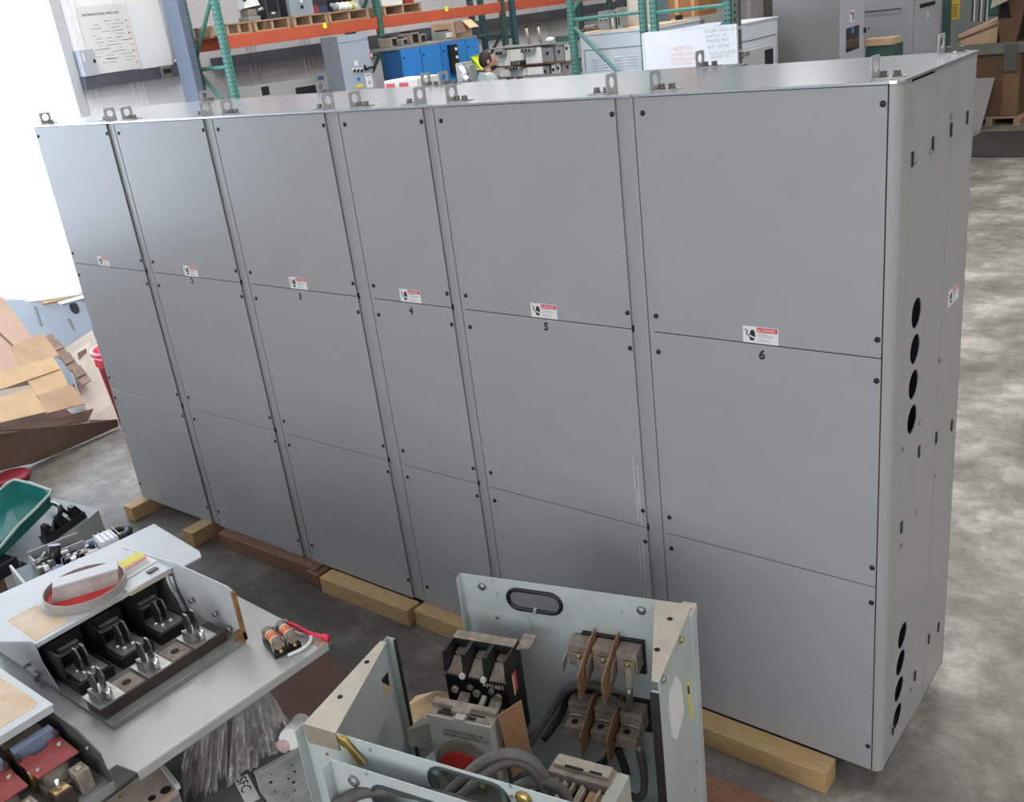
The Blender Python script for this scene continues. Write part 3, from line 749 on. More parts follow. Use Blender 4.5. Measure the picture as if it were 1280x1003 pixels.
# ---- grey trough with black fuse holders
tr = thing('steel_trough', 'open grey sheet-metal trough holding a black terminal strip and a cable', 'trough', (-3.1, -1.1, .4))
zf = .70
A_ = aZ(5, 708, zf); B_ = aZ(50, 706, zf); C_ = aZ(104, 655, zf); D_ = aZ(52, 648, zf)
Ex = aZ(62, 622, .93); Ex0 = aZ(0, 676, .93); W1 = aZ(122, 638, .86); W0 = aZ(56, 712, .78)
TRG = mat('trough_grey', (.27, .295, .28), .4, noise=(6., .12))
fl0 = aZ(-20, 690, .70)
tp0 = aZ(64, 623, .86); tp1 = aZ(122, 638, .86); tb0 = aZ(44, 706, .80); tb1 = aZ(-6, 690, .80)
m = MB(); m.sheet([tb1, tb0, tp1, tp0], .006, TRG); build('floor_plate', m, tr)
m = MB(); lo = Vector((0,0,-.62)); m.sheet([tb0, tp1, tp1+lo+Vector((.02,.01,0)), tb0+lo+Vector((.02,.01,-.0))], .004, TRG)
m.sheet([tp0, tp0+lo, tp1+lo, tp1], .004, TRG); build('side_wall', m, tr)
up = Vector((-.03, .01, .035)); m = MB(); m.sheet([tb1, tp0, tp0+up*.5, tb1+up], .004, TRG); build('side_wall', m, tr)
m = MB(); m.sheet([tb1, tb0, tb0+lo+Vector((0,0,.05)), tb1+lo+Vector((0,0,.05))], .004, TRG); build('end_wall', m, tr)
s0 = aZ(57, 675, .835); s1 = aZ(103, 642, .865); Ms = frame(s0, s1-s0, Vector((0,0,1)))
L_ = (s1-s0).length
m = MB(); m.box(-.01, L_, -.028, .028, -.02, .018, BLACK, .003, Ms)
for k in (.12, .48, .84): m.prism([(L_*k-.026, .018), (L_*k+.026, .018), (L_*k+.010, .062), (L_*k-.010, .062)], -.02, .012, BLACK, Ms @ Matrix(((1,0,0,0),(0,0,1,0),(0,1,0,0),(0,0,0,1))))
ts = build('terminal_strip', m, tr)
m = MB(); m.tube([aZ(65, 664, .87), aZ(69, 652, .88), aZ(75, 643, .92), aZ(75, 634, .95), aZ(66, 629, .90), aZ(58, 634, .87)], .011, BLACK, 8); m.tube([aZ(75, 634, .95), aZ(82, 640, .92), aZ(88, 643, .88)], .008, BLACK, 6)
build('cable', m, tr)
m = MB(); m.box(-.25, -.02, -.10, .0, -.02, .04, BLACK, .004, frame(tb0+Vector((-.02,-.04,.01)), tb0-tb1)); build('terminal_block', m, tr)
m = MB(); m.tube([aZ(28, 705, .80), aZ(28, 714, .76), aZ(36, 718, .74), aZ(42, 714, .76), aZ(45, 722, .74)], .008, BLACK, 6); build('wire', m, tr)
# ---- teal tray leaning behind
tt = thing('teal_tray', 'teal plastic tray with a pale rim tilted among the junk at the left edge', 'tray', (-4.0, -1.0, .0))
m = MB(); rim = [aZ(-40, 640, .94), aZ(0, 613, .99), aZ(18, 600, 1.01), aZ(57, 611, .99), aZ(62, 618, .98), aZ(22, 658, .93), aZ(-20, 698, .90)]
cen = sum(rim, Vector())/len(rim); nrm = Vector((.15, -.25, 1)).normalized()
bot = [cen+(p-cen)*.84-nrm*.07 for p in rim]
k = len(rim)
m.faces(rim+bot, [(i, (i+1) % k, (i+1) % k+k, i+k) for i in range(k)]+[tuple(range(k, 2*k))], TEAL, smooth=False)
ob = build('tray_body', m, tt); sm = ob.modifiers.new('thick', 'SOLIDIFY'); sm.thickness = .006
m = MB(); m.tube(rim, .0065, mat('pale_teal_rim', (.42, .50, .46), .5), 8, closed=True, sub=2); build('rim', m, tt)
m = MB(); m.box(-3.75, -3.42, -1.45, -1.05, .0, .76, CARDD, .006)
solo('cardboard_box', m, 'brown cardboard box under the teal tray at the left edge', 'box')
m = MB(); m.lathe([(0, .0), (.11, .0), (.13, .03), (.12, .05), (.08, .055), (0, .055)], mat('pinkred_plastic', (.25, .02, .035), .5), 20, T(*aZ(16, 602, .002)))
solo('plastic_bowl', m, 'dark red plastic bowl on the floor just behind the teal tray', 'bowl')
bpy.data.materials.remove(fbk); MATS.pop('x')
# ---- back plate unit B1 (far, open towards the camera)
ZT, ZB = .95, .141
b1o = aZ(575, 717, ZT); b1e = aZ(865, 757, ZT)
M1 = frame(b1o, (b1e-b1o)); W1L = (b1e-b1o).length
def loc(M, px, py, off=0.):        # pixel on the plane local y = off -> local (x, z)
    n = Vector((M[0][1], M[1][1], M[2][1])); o = Vector((M[0][3], M[1][3], M[2][3]))+n*off
    p = M.inverted() @ aP(px, py, o, n); return p
PZX = Matrix(((1,0,0,0),(0,0,1,0),(0,1,0,0),(0,0,0,1)))        # plate x,y -> local x,z ; thickness -> local y
def screw_head(mb, M, p, r, m):
    mb.cyl((p.x, -.001, p.z), (p.x, -.006, p.z), r, m, seg=14, M=M); mb.ball((p.x, -.006, p.z), r*.9, m, (1,.4,1), 12, M)
    mb.box(p.x-r*.8, p.x+r*.8, -.0105, -.009, p.z-r*.12, p.z+r*.12, DARK, 0, M @ T(p.x,0,p.z) @ R(.5,'Y') @ T(-p.x,0,-p.z))
u1 = thing('breaker_bucket', 'pale green plate unit facing forward, carrying a black breaker and two fuse holders', 'switch unit', M1, 'pale green plate units in the foreground')
hb = ZB-ZT
c0 = loc(M1, 668, 752)
sl = oval(c0.x, c0.z, .092, .035, 8)
m = MB(); m.plate([(0, hb), (W1L, hb), (W1L, 0), (0, 0)], [sl], 0, .003, PALE, M1 @ PZX)
m.box(0, .002, -.030, 0, hb, 0, PALE, 0, M1)
bp_ = build('back_plate', m, u1)
m = MB(); m.tube([(x, -.001, z) for x, z in oval(c0.x, c0.z, .094, .037, 8)], .0075, BLACK, 8, M1, closed=True, sub=0); m.box(c0.x-.005, c0.x+.005, -.010, .006, c0.z-.046, c0.z-.028, STEELG, .001, M1)
build('rubber_grommet', m, bp_)
m = MB()
for px, py, r_, mm in ((603, 733, .014, STEEL), (802, 763, .015, STEEL), (623, 771, .009, mat('rivet_brown', (.28,.18,.13), .6))): screw_head(m, M1, loc(M1, px, py), r_, mm)
for px, py in ((616, 726), (622, 742), (690, 822), (714, 841), (777, 765)): p = loc(M1, px, py); m.cyl((p.x, -.001, p.z), (p.x, -.0014, p.z), .004, MGREY, seg=8, M=M1)
build('screw', m, bp_)
a, b, c, d = [loc(M1, *q) for q in ((587, 760), (662, 772), (667, 803), (592, 800))]
m = MB(); m.prism([(a.x, a.z), (b.x, b.z), (c.x, c.z), (a.x+.01, c.z-.05)], -.007, 0, PALE, M1 @ PZX); build('patch_plate', m, bp_)
# right side plate with tan top flange and black gasket
near = M1.inverted() @ aZ(815, 852, ZT); dy = near.y
m = MB(); m.box(W1L-.002, W1L, dy, 0, hb, -.002, PALE, 0, M1); m.box(W1L-.022, W1L, dy-.002, dy, hb, -.03, PALE, 0, M1); m.box(W1L-.001, W1L+.012, -.045, .003, hb, -.004, PALE, .001, M1)
sp_ = build('side_plate', m, u1)
m = MB(); m.prism([(W1L-.115, -.002), (W1L, -.002), (W1L+.001, dy), (W1L-.020, dy)], -.001, .002, TAN, M1)
for x, y in ((W1L-.045, -.085), (W1L-.042, -.235)): m.cyl((x, y, .002), (x, y, .0025), .009, DARK, seg=12, M=M1)
m.box(W1L-.03, W1L+.014, -.010, .006, -.03, .006, TAN, .001, M1)
build('top_flange', m, sp_)
m = MB(); m.box(W1L-.026, W1L-.001, dy-.007, dy-.002, hb, -.035, mat('black_gasket', (.02,.022,.02), .8, noise=(20.,.3)), .001, M1); build('gasket', m, sp_)
Mo = M1 @ Matrix(((0,0,1,W1L),(1,0,0,0),(0,1,0,0),(0,0,0,1)))        # outer face: x -> local y, y -> z, out -> +x
def loco(px, py):
    n = Vector((M1[0][0], M1[1][0], M1[2][0])); p = Mo.inverted() @ aP(px, py, M1 @ Vector((W1L, 0, 0)), n); return (p.x, p.y)
m = MB(); m.prism([loco(*q) for q in ((836, 868), (845, 845), (852, 856), (855, 890), (846, 925), (840, 922), (837, 895))], 0, .001, PAPER, Mo); build('torn_label', m, sp_)
m = MB(); m.prism([loco(*q) for q in ((857.5, 851), (861, 851), (866, 899), (863.5, 899))], 0, .001, YEL, Mo); m.prism([loco(*q) for q in ((858.5, 858), (861, 858), (862, 868), (859.5, 868))], .001, .0013, LINE, Mo); build('yellow_label', m, sp_)
m = MB()
for px, py, r_, mm in ((850, 800, .010, BRASS), (828, 849, .011, STEEL)):
    p = loco(px, py); m.cyl((p[0], p[1], 0), (p[0], p[1], .008), r_, mm, seg=12, M=Mo); m.ball((p[0], p[1], .008), r_*.8, mm, (1,1,.5), 10, Mo)
for px, py in ((872, 890), (871, 952), (869, 988), (874, 955)): p = loco(px, py); m.cyl((p[0], p[1], 0), (p[0], p[1], .0004), .005, DARK, seg=8, M=Mo)
build('bolt', m, sp_)
m = MB(); m.box(0, W1L-.003, dy+.02, 0, hb, hb+.01, PALE, 0, M1); build('bottom_plate', m, u1)
# three-pole breaker
zt = .83
q0 = M1.inverted() @ aZ(572, 787, zt); q1 = M1.inverted() @ aZ(648, 801, zt); q2 = M1.inverted() @ aZ(553, 815, zt)
bw = q1.x-q0.x; bd = q0.y-q2.y
br = thing('circuit_breaker', 'black three-pole breaker block with dusty openings and a red and white label', 'breaker', M1 @ T(q0.x, (q0.y+q2.y)/2, hb))
zb1 = zt-ZT; H1 = .33; M1b = M1 @ T(q0.x, q2.y, zb1)
BDX = mat('breaker_black', (.016, .016, .017), .42, noise=(18., .3))
m = MB()
m.box(0, bw, bd*.80, bd, -H1, 0, BDX, .003, M1b)
for k in range(4):
    x = k*bw/3
    m.hexa([M1b @ Vector(v) for v in [(x-.006 if k else 0, bd*.0, -.075), (x+.008 if k < 3 else bw, bd*.0, -.075), (x+.008 if k < 3 else bw, bd*.8, -.075), (x-.006 if k else 0, bd*.8, -.075),
        (x-.006 if k else 0, bd*.05, -.004), (x+.008 if k < 3 else bw, bd*.05, -.004), (x+.008 if k < 3 else bw, bd*.8, 0), (x-.006 if k else 0, bd*.8, 0)]], BDX)
m.box(0, bw, bd*.62, bd*.8, -.02, -.003, BDX, .001, M1b)
m.box(0, bw, .0, bd*.8, -H1, -.085, BDX, .003, M1b)
m.prism([(0, -H1), (bw, -H1), (bw, -.09), (0, -.09)], -.0, .0, BDX, M1b @ PZX)
body = build('body', m, br)
m = MB()
for k in range(3):
    x = k*bw/3; m.hexa([M1b @ Vector(v) for v in [(x+.010, .004, -.086), (x+bw/3-.008, .004, -.086), (x+bw/3-.008, bd*.5, -.086), (x+.010, bd*.5, -.086), (x+.010, .004, -.082), (x+bw/3-.008, .004, -.082), (x+bw/3-.008, bd*.5, -.055), (x+.010, bd*.5, -.055)]], DUST)
    m.box(x+.012, x+bw/3-.010, bd*.55, bd*.78, -.06, -.045, DUST, .001, M1b)
m.box(.002, bw-.002, bd*.64, bd*.99, 0, .001, DUST, 0, M1b)
build('dust_ledge', m, body)
m = MB()
for x, z in ((bw*.30, -.078), (bw*.64, -.078)): m.cyl((x, 0, z), (x, -.010, z), .010, PAPER, seg=12, M=M1b)
for x, z in ((bw*.40, -.118), (bw*.74, -.118)): m.cyl((x, 0, z), (x, -.008, z), .010, STEEL, seg=12, M=M1b)
for x in (.15, .50, .84): m.cyl((bw*x, 0, -.135), (bw*x, -.012, -.135), .012, DUSTM, seg=10, M=M1b)
build('terminal_screw', m, body)
m = MB().text('AM1601', .022, PAPER, M1b @ T(bw*.60, -.0006, -.108) @ Matrix(((1,0,0,0),(0,0,-1,0),(0,1,0,0),(0,0,0,1))), .0003); build('marking', m, body)
Mr = M1b @ Matrix(((0,0,1,bw),(1,0,0,0),(0,1,0,0),(0,0,0,1)))
m = MB(); m.box(bd*.30, bd*.55, -.15, -.075, 0, .0008, REDL, M=Mr); m.box(bd*.30, bd*.40, -.155, -.08, .0008, .0012, TANL, M=Mr); build('red_label', m, body)
m = MB(); m.prism([(bw-.004, bd-.03), (bw+.040, bd-.01), (bw+.040, bd+.05), (bw-.004, bd+.05)], -.020, -.012, DUST, M1b); build('mounting_bracket', m, br)
# bus arms coming forward from the breaker
m = MB()
for x in (bw*.22, bw*.72):
    m.hexa([M1b @ Vector(v) for v in [(x, -.14, -.21), (x+.034, -.14, -.21), (x+.034, 0, -.16), (x, 0, -.16), (x, -.14, -.195), (x+.034, -.14, -.195), (x+.034, 0, -.145), (x, 0, -.145)]], DUST)
build('bus_arm', m, br)
m = MB(); m.tube([(bw*.62, -.005, -.14), (bw*.60, -.03, -.16), (bw*.50, -.05, -.175), (bw*.52, -.08, -.18), (bw*.45, -.11, -.19), (bw*.46, -.14, -.21)], .010, DUSTM, 8, M1b)
m.tube([(bw*.95, -.02, -.17), (bw*.96, -.03, -.21), (bw*.95, -.03, -.25), (bw*.97, -.03, -.30)], .014, DUSTM, 8, M1b); build('spring_link', m, br)
# lower support under breaker
m = MB(); m.box(.01, bw-.01, bd*.2, bd, hb-zb1+.012, -H1-.0005, MGREY, .003, M1b); build('foot', m, br)
# two fuse holder blocks on the plate
def fuse_holder(name_label, p0, p1, wide, sockets):
    """p0,p1 pixels of the top edge ends of the base on the plate"""
    A = loc(M1, *p0, off=-.012); Bp = loc(M1, *p1, off=-.012); w = Bp.x-A.x; zt_ = (A.z+Bp.z)/2
    M = M1 @ T(A.x, 0, zt_)
    f = thing('fuse_holder', name_label, 'fuse holder', M @ T(w/2, 0, -.1), 'three-pole fuse holders on the pale green plate')
    m = MB(); m.box(0, w, -.014, -.0005, -.125, 0, BDX, .002, M); build('base', m, f)
    for xa_, xb_ in ((-.13, .20), (.26, .58), (.64, .97)):
        x0 = xa_*w; x1 = xb_*w
        m = MB(); m.box(x0, x1, -.075, -.014, -.085, -.008, DUST, .003, M); m.box(x0+.006, x1-.006, -.085, -.075, -.075, -.03, DUST, .002, M)
        bl = build('pole_block', m, f)
        m = MB(); xc = (x0+x1)/2
        if sockets:
            m.box(x0+.004, x1-.004, -.135, -.075, -.098, -.055, DUST, .004, M); m.cyl((xc-.006, -.105, -.055), (xc-.006, -.105, -.0548), .012, DARK, seg=14, M=M)
            m.tube([(xc-.028, -.085, -.05), (xc-.012, -.09, -.040), (xc+.012, -.09, -.040), (xc+.028, -.085, -.05)], .005, DUSTM, 8, M)
            m.ball((x0+.002, -.125, -.095), .009, STEEL, M=M); m.ball((x1-.002, -.12, -.10), .009, DUSTM, M=M)
        else:
            m.sheet([M @ Vector(v) for v in [(x0+.004, -.085, -.02), (x0+.004, -.13, -.035), (x0+.004, -.14, -.075), (x0+.004, -.10, -.06)]], .004, DUSTM)
            m.box(xc-.014, xc+.018, -.082, -.075, -.055, -.03, DUSTM, .001, M); m.ball((xc+.006, -.086, -.038), .008, BRASS, M=M)
            m.sheet([M @ Vector(v) for v in [(xc, -.083, -.05), (xc+.020, -.083, -.05), (xc+.020, -.100, -.12), (xc, -.100, -.12)]], .004, DUSTM)
            m.cyl((xc+.010, -.100, -.115), (xc+.010, -.105, -.145), .012, STEEL, seg=10, M=M)
        build('clip', m, bl)
    for x in (.23*w, .61*w):
        m = MB(); m.prism([(-.01, -.08), (-.01, .022), (-.06, .020), (-.195, -.030), (-.190, -.120), (-.12, -.115)], x-.002, x+.002, FIBRE, M @ Matrix(((0,0,1,0),(1,0,0,0),(0,1,0,0),(0,0,0,1))))
        build('barrier', m, f)
    return M, w
MF1, wf1 = fuse_holder('upper three-pole fuse holder with two brown barriers on the pale green plate', (727, 790), (805, 803), .2, False)
MF2, wf2 = fuse_holder('lower three-pole fuse holder with round sockets on the pale green plate', (728, 862), (812, 878), .2, True)
# cables
def wcable(pts, r, m, label, grp='loose grey and black cables'):
    mb = MB(); mb.tube(pts, r, m, 10); return solo('cable', mb, label, 'cable', grp)
P1 = lambda x, y, z: M1 @ Vector((x, y, z))
fx = (M1.inverted() @ MF1.translation); f2 = (M1.inverted() @ MF2.translation)
wcable([P1(fx.x+wf1*.84, -.10, fx.z-.15), P1(fx.x+wf1*.80, -.09, fx.z-.20), P1(fx.x+wf1*.5, -.06, fx.z-.205), P1(fx.x+wf1*.2, -.05, fx.z-.175), P1(fx.x-.05, -.05, fx.z-.205), P1(q1.x+.05, -.07, fx.z-.29), P1(q1.x+.016, q1.y-.06, fx.z-.33)], .0125, CABLE, 'grey cable from the upper fuse holder across the plate to the breaker')
wcable([P1(fx.x+.10, -.10, fx.z-.145), P1(fx.x+.06, -.03, fx.z-.19), P1(fx.x-.05, -.02, fx.z-.235), P1(q1.x+.06, -.04, fx.z-.34), P1(q1.x+.016, -.10, fx.z-.40)], .013, CABLEB, 'black cable curving down from the upper fuse holder behind the grey one')
wcable([P1(f2.x+wf2*.50, -.11, f2.z-.09), P1(f2.x+wf2*.50, -.105, f2.z-.15), P1(f2.x+wf2*.40, -.10, f2.z-.20), P1(f2.x+wf2*.2, -.12, f2.z-.23)], .013, CABLEB, 'short black cable below the middle of the lower fuse holder')
wcable([P1(f2.x+wf2*.66, -.13, f2.z-.11), P1(f2.x+wf2*.72, -.13, f2.z-.16), P1(f2.x+wf2*.76, -.14, f2.z-.21), P1(f2.x+wf2*.68, -.16, f2.z-.27)], .013, CABLEB, 'short black cable ending beside the dark gasket, second below lower fuse holder')
wcable([P1(f2.x+wf2*.95, -.12, f2.z-.10), P1(f2.x+wf2*1.0, -.12, f2.z-.20), P1(f2.x+wf2*.92, -.12, f2.z-.30), P1(f2.x+wf2*.6, -.10, f2.z-.32), P1(f2.x+wf2*.2, -.09, f2.z-.29), P1(f2.x-.12, -.08, f2.z-.30)], .0125, CABLE, 'grey cable looping under the lower fuse holder')
# operating mechanism with red disc
zt2 = .80
g0 = aZ(533, 893, zt2); g1 = aZ(613, 910, zt2); Mg = frame(g0, g1-g0); gw = (g1-g0).length
om = thing('operating_mechanism', 'dusty pale grey operator box with a red half disc in front of the breaker', 'operator', Mg @ T(gw/2, .05, ZB-zt2))
GB = mat('dusty_pale_grey', (.44, .45, .40), .5, noise=(10., .15))
m = MB(); m.box(0, gw, 0, .058, -.30, 0, GB, .004, Mg); m.box(.01, gw-.01, .008, .050, -.653, -.30, MGREY, .002, Mg); bx = build('body', m, om)
m = MB(); m.box(.004, gw-.004, .006, .054, 0, .002, DUST, 0, Mg); m.prism([(0, .036), (gw*.35, .036), (gw*.35, .018), (gw*.62, .018), (gw*.62, .042), (gw, .042), (gw, .062), (0, .062)], .002, .016, DUST, Mg, .002)
m.box(gw*.45, gw*.60, -.006, .03, -.03, .012, GB, .003, Mg); m.box(gw*.15, gw*.38, .01, .025, .002, .004, DARK, 0, Mg); m.box(gw*.62, gw*.74, .01, .022, .002, .004, DARK, 0, Mg); m.box(gw*.18, gw*.85, .028, .034, .002, .004, DARK, 0, Mg)
build('top_bracket', m, bx)
Mgf = Mg @ Matrix(((1,0,0,0),(0,0,-1,0),(0,1,0,0),(0,0,0,1)))
m = MB(); m.text('MANUFACTURED BY', .014, LINE, Mgf @ T(gw*.24, -.050, .0004), .0003); m.text('GENERAL ELECTRIC CO.', .014, LINE, Mgf @ T(gw*.22, -.064, .0004), .0003); build('marking', m, bx)
m = MB(); m.cyl((gw*.52, -.17, 0), (gw*.52, -.17, .006), .098, DUST, seg=40, M=Mgf); ds = build('dial_plate', m, bx)
m = MB(); m.prism([(gw*.47+.078*math.cos(a), -.19+.078*math.sin(a)) for a in [PI*k/16 for k in range(17)]], .006, .012, RED, Mgf); build('red_disc', m, ds)
m = MB(); m.prism([(gw*.20, -.21), (gw*.82, -.21), (gw*.70, -.18), (gw*.35, -.172)], .012, .03, DUST, Mgf, .003); build('handle_stub', m, ds)
m = MB(); m.hexa([Mg @ Vector(v) for v in [(-.075, -.01, -.13), (-.005, .02, -.15), (-.005, .06, -.15), (-.06, .05, -.13), (-.075, -.01, -.07), (-.005, .02, -.05), (-.005, .06, -.05), (-.06, .05, -.07)]], mat('grey_green_pad', (.33, .34, .28), .5, noise=(8.,.2))); build('side_cam', m, om)
m = MB(); m.sheet([Mg @ Vector(v) for v in [(gw+.01, .03, .02), (gw+.055, .10, .03), (gw+.065, .10, -.20), (gw+.03, .03, -.20)]], .003, FIBRE); build('fibre_flap', m, om)
# cardboard and packing paper in the gap
m = MB(); r = random.Random(4)
pp = [aZ(505, 885, .60), aZ(520, 870, .63), aZ(545, 864, .66), aZ(566, 868, .66), aZ(600, 880, .62), aZ(585, 930, .55), aZ(540, 925, .52), aZ(505, 915, .55)]
m.sheet(pp[::-1], .01, CARDL); ob = build('crumpled_paper', m, None, loc=None)
tag(ob, 'crumpled brown packing paper behind the operator box with red disc', 'paper')
bxs = thing('grey_box', 'dark blue-grey steel box holding the brown packing paper', 'box', (-.95, -.95, .141))
m = MB(); m.box(-1.03, -.86, -1.12, -.97, .141, .52, BLUEG, .004); build('body', m, bxs)

# ---- bucket B2 (near, seen from behind)
b2o = aZ(378, 905, ZT); b2e = aZ(700, 1000, ZT); M2 = frame(b2o, b2e-b2o); W2 = .90
u2 = thing('breaker_bucket', 'pale green plate unit seen from behind, with a brass latch', 'switch unit', M2, 'pale green plate units in the foreground')
c0 = loc(M2, 585, 985)
m = MB(); m.plate([(0, hb), (W2, hb), (W2, 0), (0, 0)], [oval(c0.x, c0.z-.005, .115, .042, 8)], 0, .003, PALE, M2 @ PZX); m.box(-.002, 0, -.032, .003, hb, 0, PALE, 0, M2)
b2p = build('back_plate', m, u2)
m = MB(); m.tube([(x, .0, z) for x, z in oval(c0.x, c0.z-.005, .116, .043, 8)], .005, mat('dark_grommet', (.03, .05, .045), .6), 6, M2, closed=True, sub=0); build('rubber_grommet', m, b2p)
m = MB(); p = loc(M2, 431, 926); screw_head(m, M2, p, .020, BRASS); m.hexa([M2 @ Vector(v) for v in [(p.x-.008,-.014,p.z+.020),(p.x+.014,-.014,p.z+.012),(p.x+.014,-.006,p.z+.012),(p.x-.008,-.006,p.z+.020),(p.x+.048,-.016,p.z-.060),(p.x+.066,-.016,p.z-.045),(p.x+.066,-.008,p.z-.045),(p.x+.048,-.008,p.z-.060)]], BRASS)
p = loc(M2, 655, 998); screw_head(m, M2, p, .022, BRASS); build('latch', m, b2p)
m = MB()
for px, py, mm in ((407, 932, RUST), (409, 943, RUST), (463, 938, MGREY), (390, 918, DARK), (638, 983, MGREY), (640, 996, RUST)): p = loc(M2, px, py); m.cyl((p.x, -.0005, p.z), (p.x, -.001, p.z), .006, mm, seg=8, M=M2)
build('hole', m, b2p)
far = M2.inverted() @ aZ(490, 797, ZT); fy = far.y; far0 = far.x
lean = far.x
zb2 = hb
m = MB()
A = lambda x, y, z: M2 @ Vector((x, y, z))
nz = [loc(M2, 0, 0)]
m.sheet([A(0, .003, hb), A(lean-.02, fy, hb), A(lean-.02, fy, -.002), A(0, .003, -.002)][::-1], .002, PALE)
m.sheet([A(lean-.02, fy, hb), A(lean+.012, fy-.002, hb), A(lean+.012, fy-.002, 0), A(lean-.02, fy, 0)][::-1], .002, PALE)
sp2 = build('side_plate', m, u2)
m = MB(); m.sheet([A(lean+.012, fy-.004, hb), A(lean+.020, fy-.004, hb), A(lean+.020, fy-.004, 0), A(lean+.012, fy-.004, 0)][::-1], .008, MATS['black_gasket']); build('gasket', m, sp2)
m = MB(); m.sheet([A(.006, -.003, .004), A(.115, -.003, .004), A(lean+.0, fy-.03, .003), A(lean-.022, fy-.03, .003)], .003, TAN)
m.sheet([A(.006, -.004, .004), A(.115, -.004, .004), A(.118, -.004, -.055), A(.010, -.004, -.058)][::-1], .002, mat('tan_dark', (.30,.27,.20), .5, noise=(14.,.2)))  # shade on the bent lip painted in as a darker tan
for t_ in (.30, .68): p = A(.006+(lean-.022)*t_*.9+.045*(1-t_), fy*t_, .0045); m.cyl(p, p+Vector((0,0,.0006)), .008, DARK, seg=12)
build('top_flange', m, sp2)
m = MB(); x_ = lean*.8
p0 = loc(M2, 0, 0)
def lside(px, py):
    n = (A(lean-.02, fy, 0)-A(0, .003, 0)).cross(Vector((0,0,1))).normalized(); return aP(px, py, A(0, .003, 0), n)+n*.0025*(1 if n.x > 0 else -1)
m.sheet([lside(476, 850), lside(484, 840), lside(486, 858), lside(477, 853)], .0005, DARK); m.sheet([lside(476, 853), lside(486, 858), lside(487, 865), lside(480, 873)], .0005, CARDL); build('notch', m, sp2)
# ---- plate B3 in front
b3o = aZ(413, 950, .92); M3 = frame(b3o, b2e-b2o)
u3 = thing('breaker_bucket', 'pale green plate lowest in the foreground, with one round screw and dark oval slot', 'switch unit', M3, 'pale green plate units in the foreground')
h3 = .141-.92
c0 = loc(M3, 505, 1003)
m = MB(); m.plate([(0, h3), (.80, h3), (.80, 0), (0, 0)], [oval(c0.x+.02, c0.z-.012, .12, .040, 8)], 0, .003, PALE, M3 @ PZX); m.box(-.002, 0, -.035, .003, h3, 0, PALE, 0, M3); bp3 = build('back_plate', m, u3)
m = MB(); p = loc(M3, 443, 976); screw_head(m, M3, p, .017, STEEL)
for px, py in ((458, 968), (465, 989)): p = loc(M3, px, py); m.cyl((p.x, -.0005, p.z), (p.x, -.001, p.z), .005, MGREY, seg=8, M=M3)
build('screw', m, bp3)
m = MB(); m.tube([(x, 0, z) for x, z in oval(c0.x+.02, c0.z-.012, .121, .041, 8)], .006, MATS['dark_grommet'], 6, M3, closed=True, sub=0); build('rubber_grommet', m, bp3)
wcable([aZ(420, 1006, .80), aZ(455, 990, .84), aZ(500, 988, .86), aZ(560, 1000, .86), aZ(600, 1012, .84)], .018, CABLE, 'dark grey cable lying in the front pale green plate, lower edge')
# cables coiled between the units
wcable([aZ(548, 1003, .83), aZ(575, 978, .87), aZ(600, 955, .92), aZ(630, 943, .94), aZ(660, 948, .94), aZ(678, 968, .90), aZ(688, 990, .85)], .0145, CABLE, 'outer thick grey cable of the coil passing through the oval slot')
wcable([aZ(560, 1008, .83), aZ(580, 992, .86), aZ(605, 968, .90), aZ(635, 953, .92), aZ(662, 958, .92), aZ(676, 980, .88), aZ(684, 1000, .83)], .0135, CABLE, 'inner thick grey cable of the coil passing through the oval slot')
wcable([aZ(645, 985, .86), aZ(665, 978, .88), aZ(690, 980, .88), aZ(705, 992, .86), aZ(712, 1008, .82)], .015, CABLE, 'grey cable bent over behind the brass latch at the lower edge')
# contactor at the lower centre
k0 = aZ(688, 957, .74); k1 = aZ(764, 978, .74); Mk = frame(k0, k1-k0); kw = (k1-k0).length
kt = thing('contactor', 'dusty tan contactor with a slotted top bar at the lower centre', 'contactor', Mk @ T(kw/2, 0, -.4))
m = MB(); m.box(0, kw, -.02, .045, -.60, 0, DUST, .004, Mk); m.box(.01, kw*.95, .0, .04, 0, .012, mat('dust_light', (.46,.41,.33), .7, noise=(15.,.2)), .003, Mk)
m.box(kw*.25, kw*.55, -.004, .006, .012, .0135, DARK, 0, Mk); m.box(kw*.65, kw*.85, .0, .008, .012, .0135, DARK, 0, Mk); bd_ = build('body', m, kt)
for k in range(3):
    m = MB(); x = -.02+k*(kw*.62)/2.2
    m.box(x, x+.075, -.15, -.03, -.20, -.035, BDX, .002, Mk); m.box(x-.004, x+.004, -.155, -.025, -.20, -.012, DUST, .001, Mk); m.box(x+.03, x+.036, -.15, -.03, -.035, -.014, DUST, 0, Mk); m.box(x+.072, x+.080, -.155, -.025, -.20, -.012, DUST, .001, Mk)
    build('pole', m, kt)
m = MB(); m.box(kw*.72, kw+.002, -.15, -.03, -.20, -.02, FIBRE, .002, Mk); m.ball((kw*.86, -.152, -.06), .01, DUST, M=Mk); build('fibre_board', m, kt)
m = MB(); m.box(kw*.98, kw+.035, -.15, .045, -.62, -.005, GB, .003, Mk); build('end_plate', m, kt)

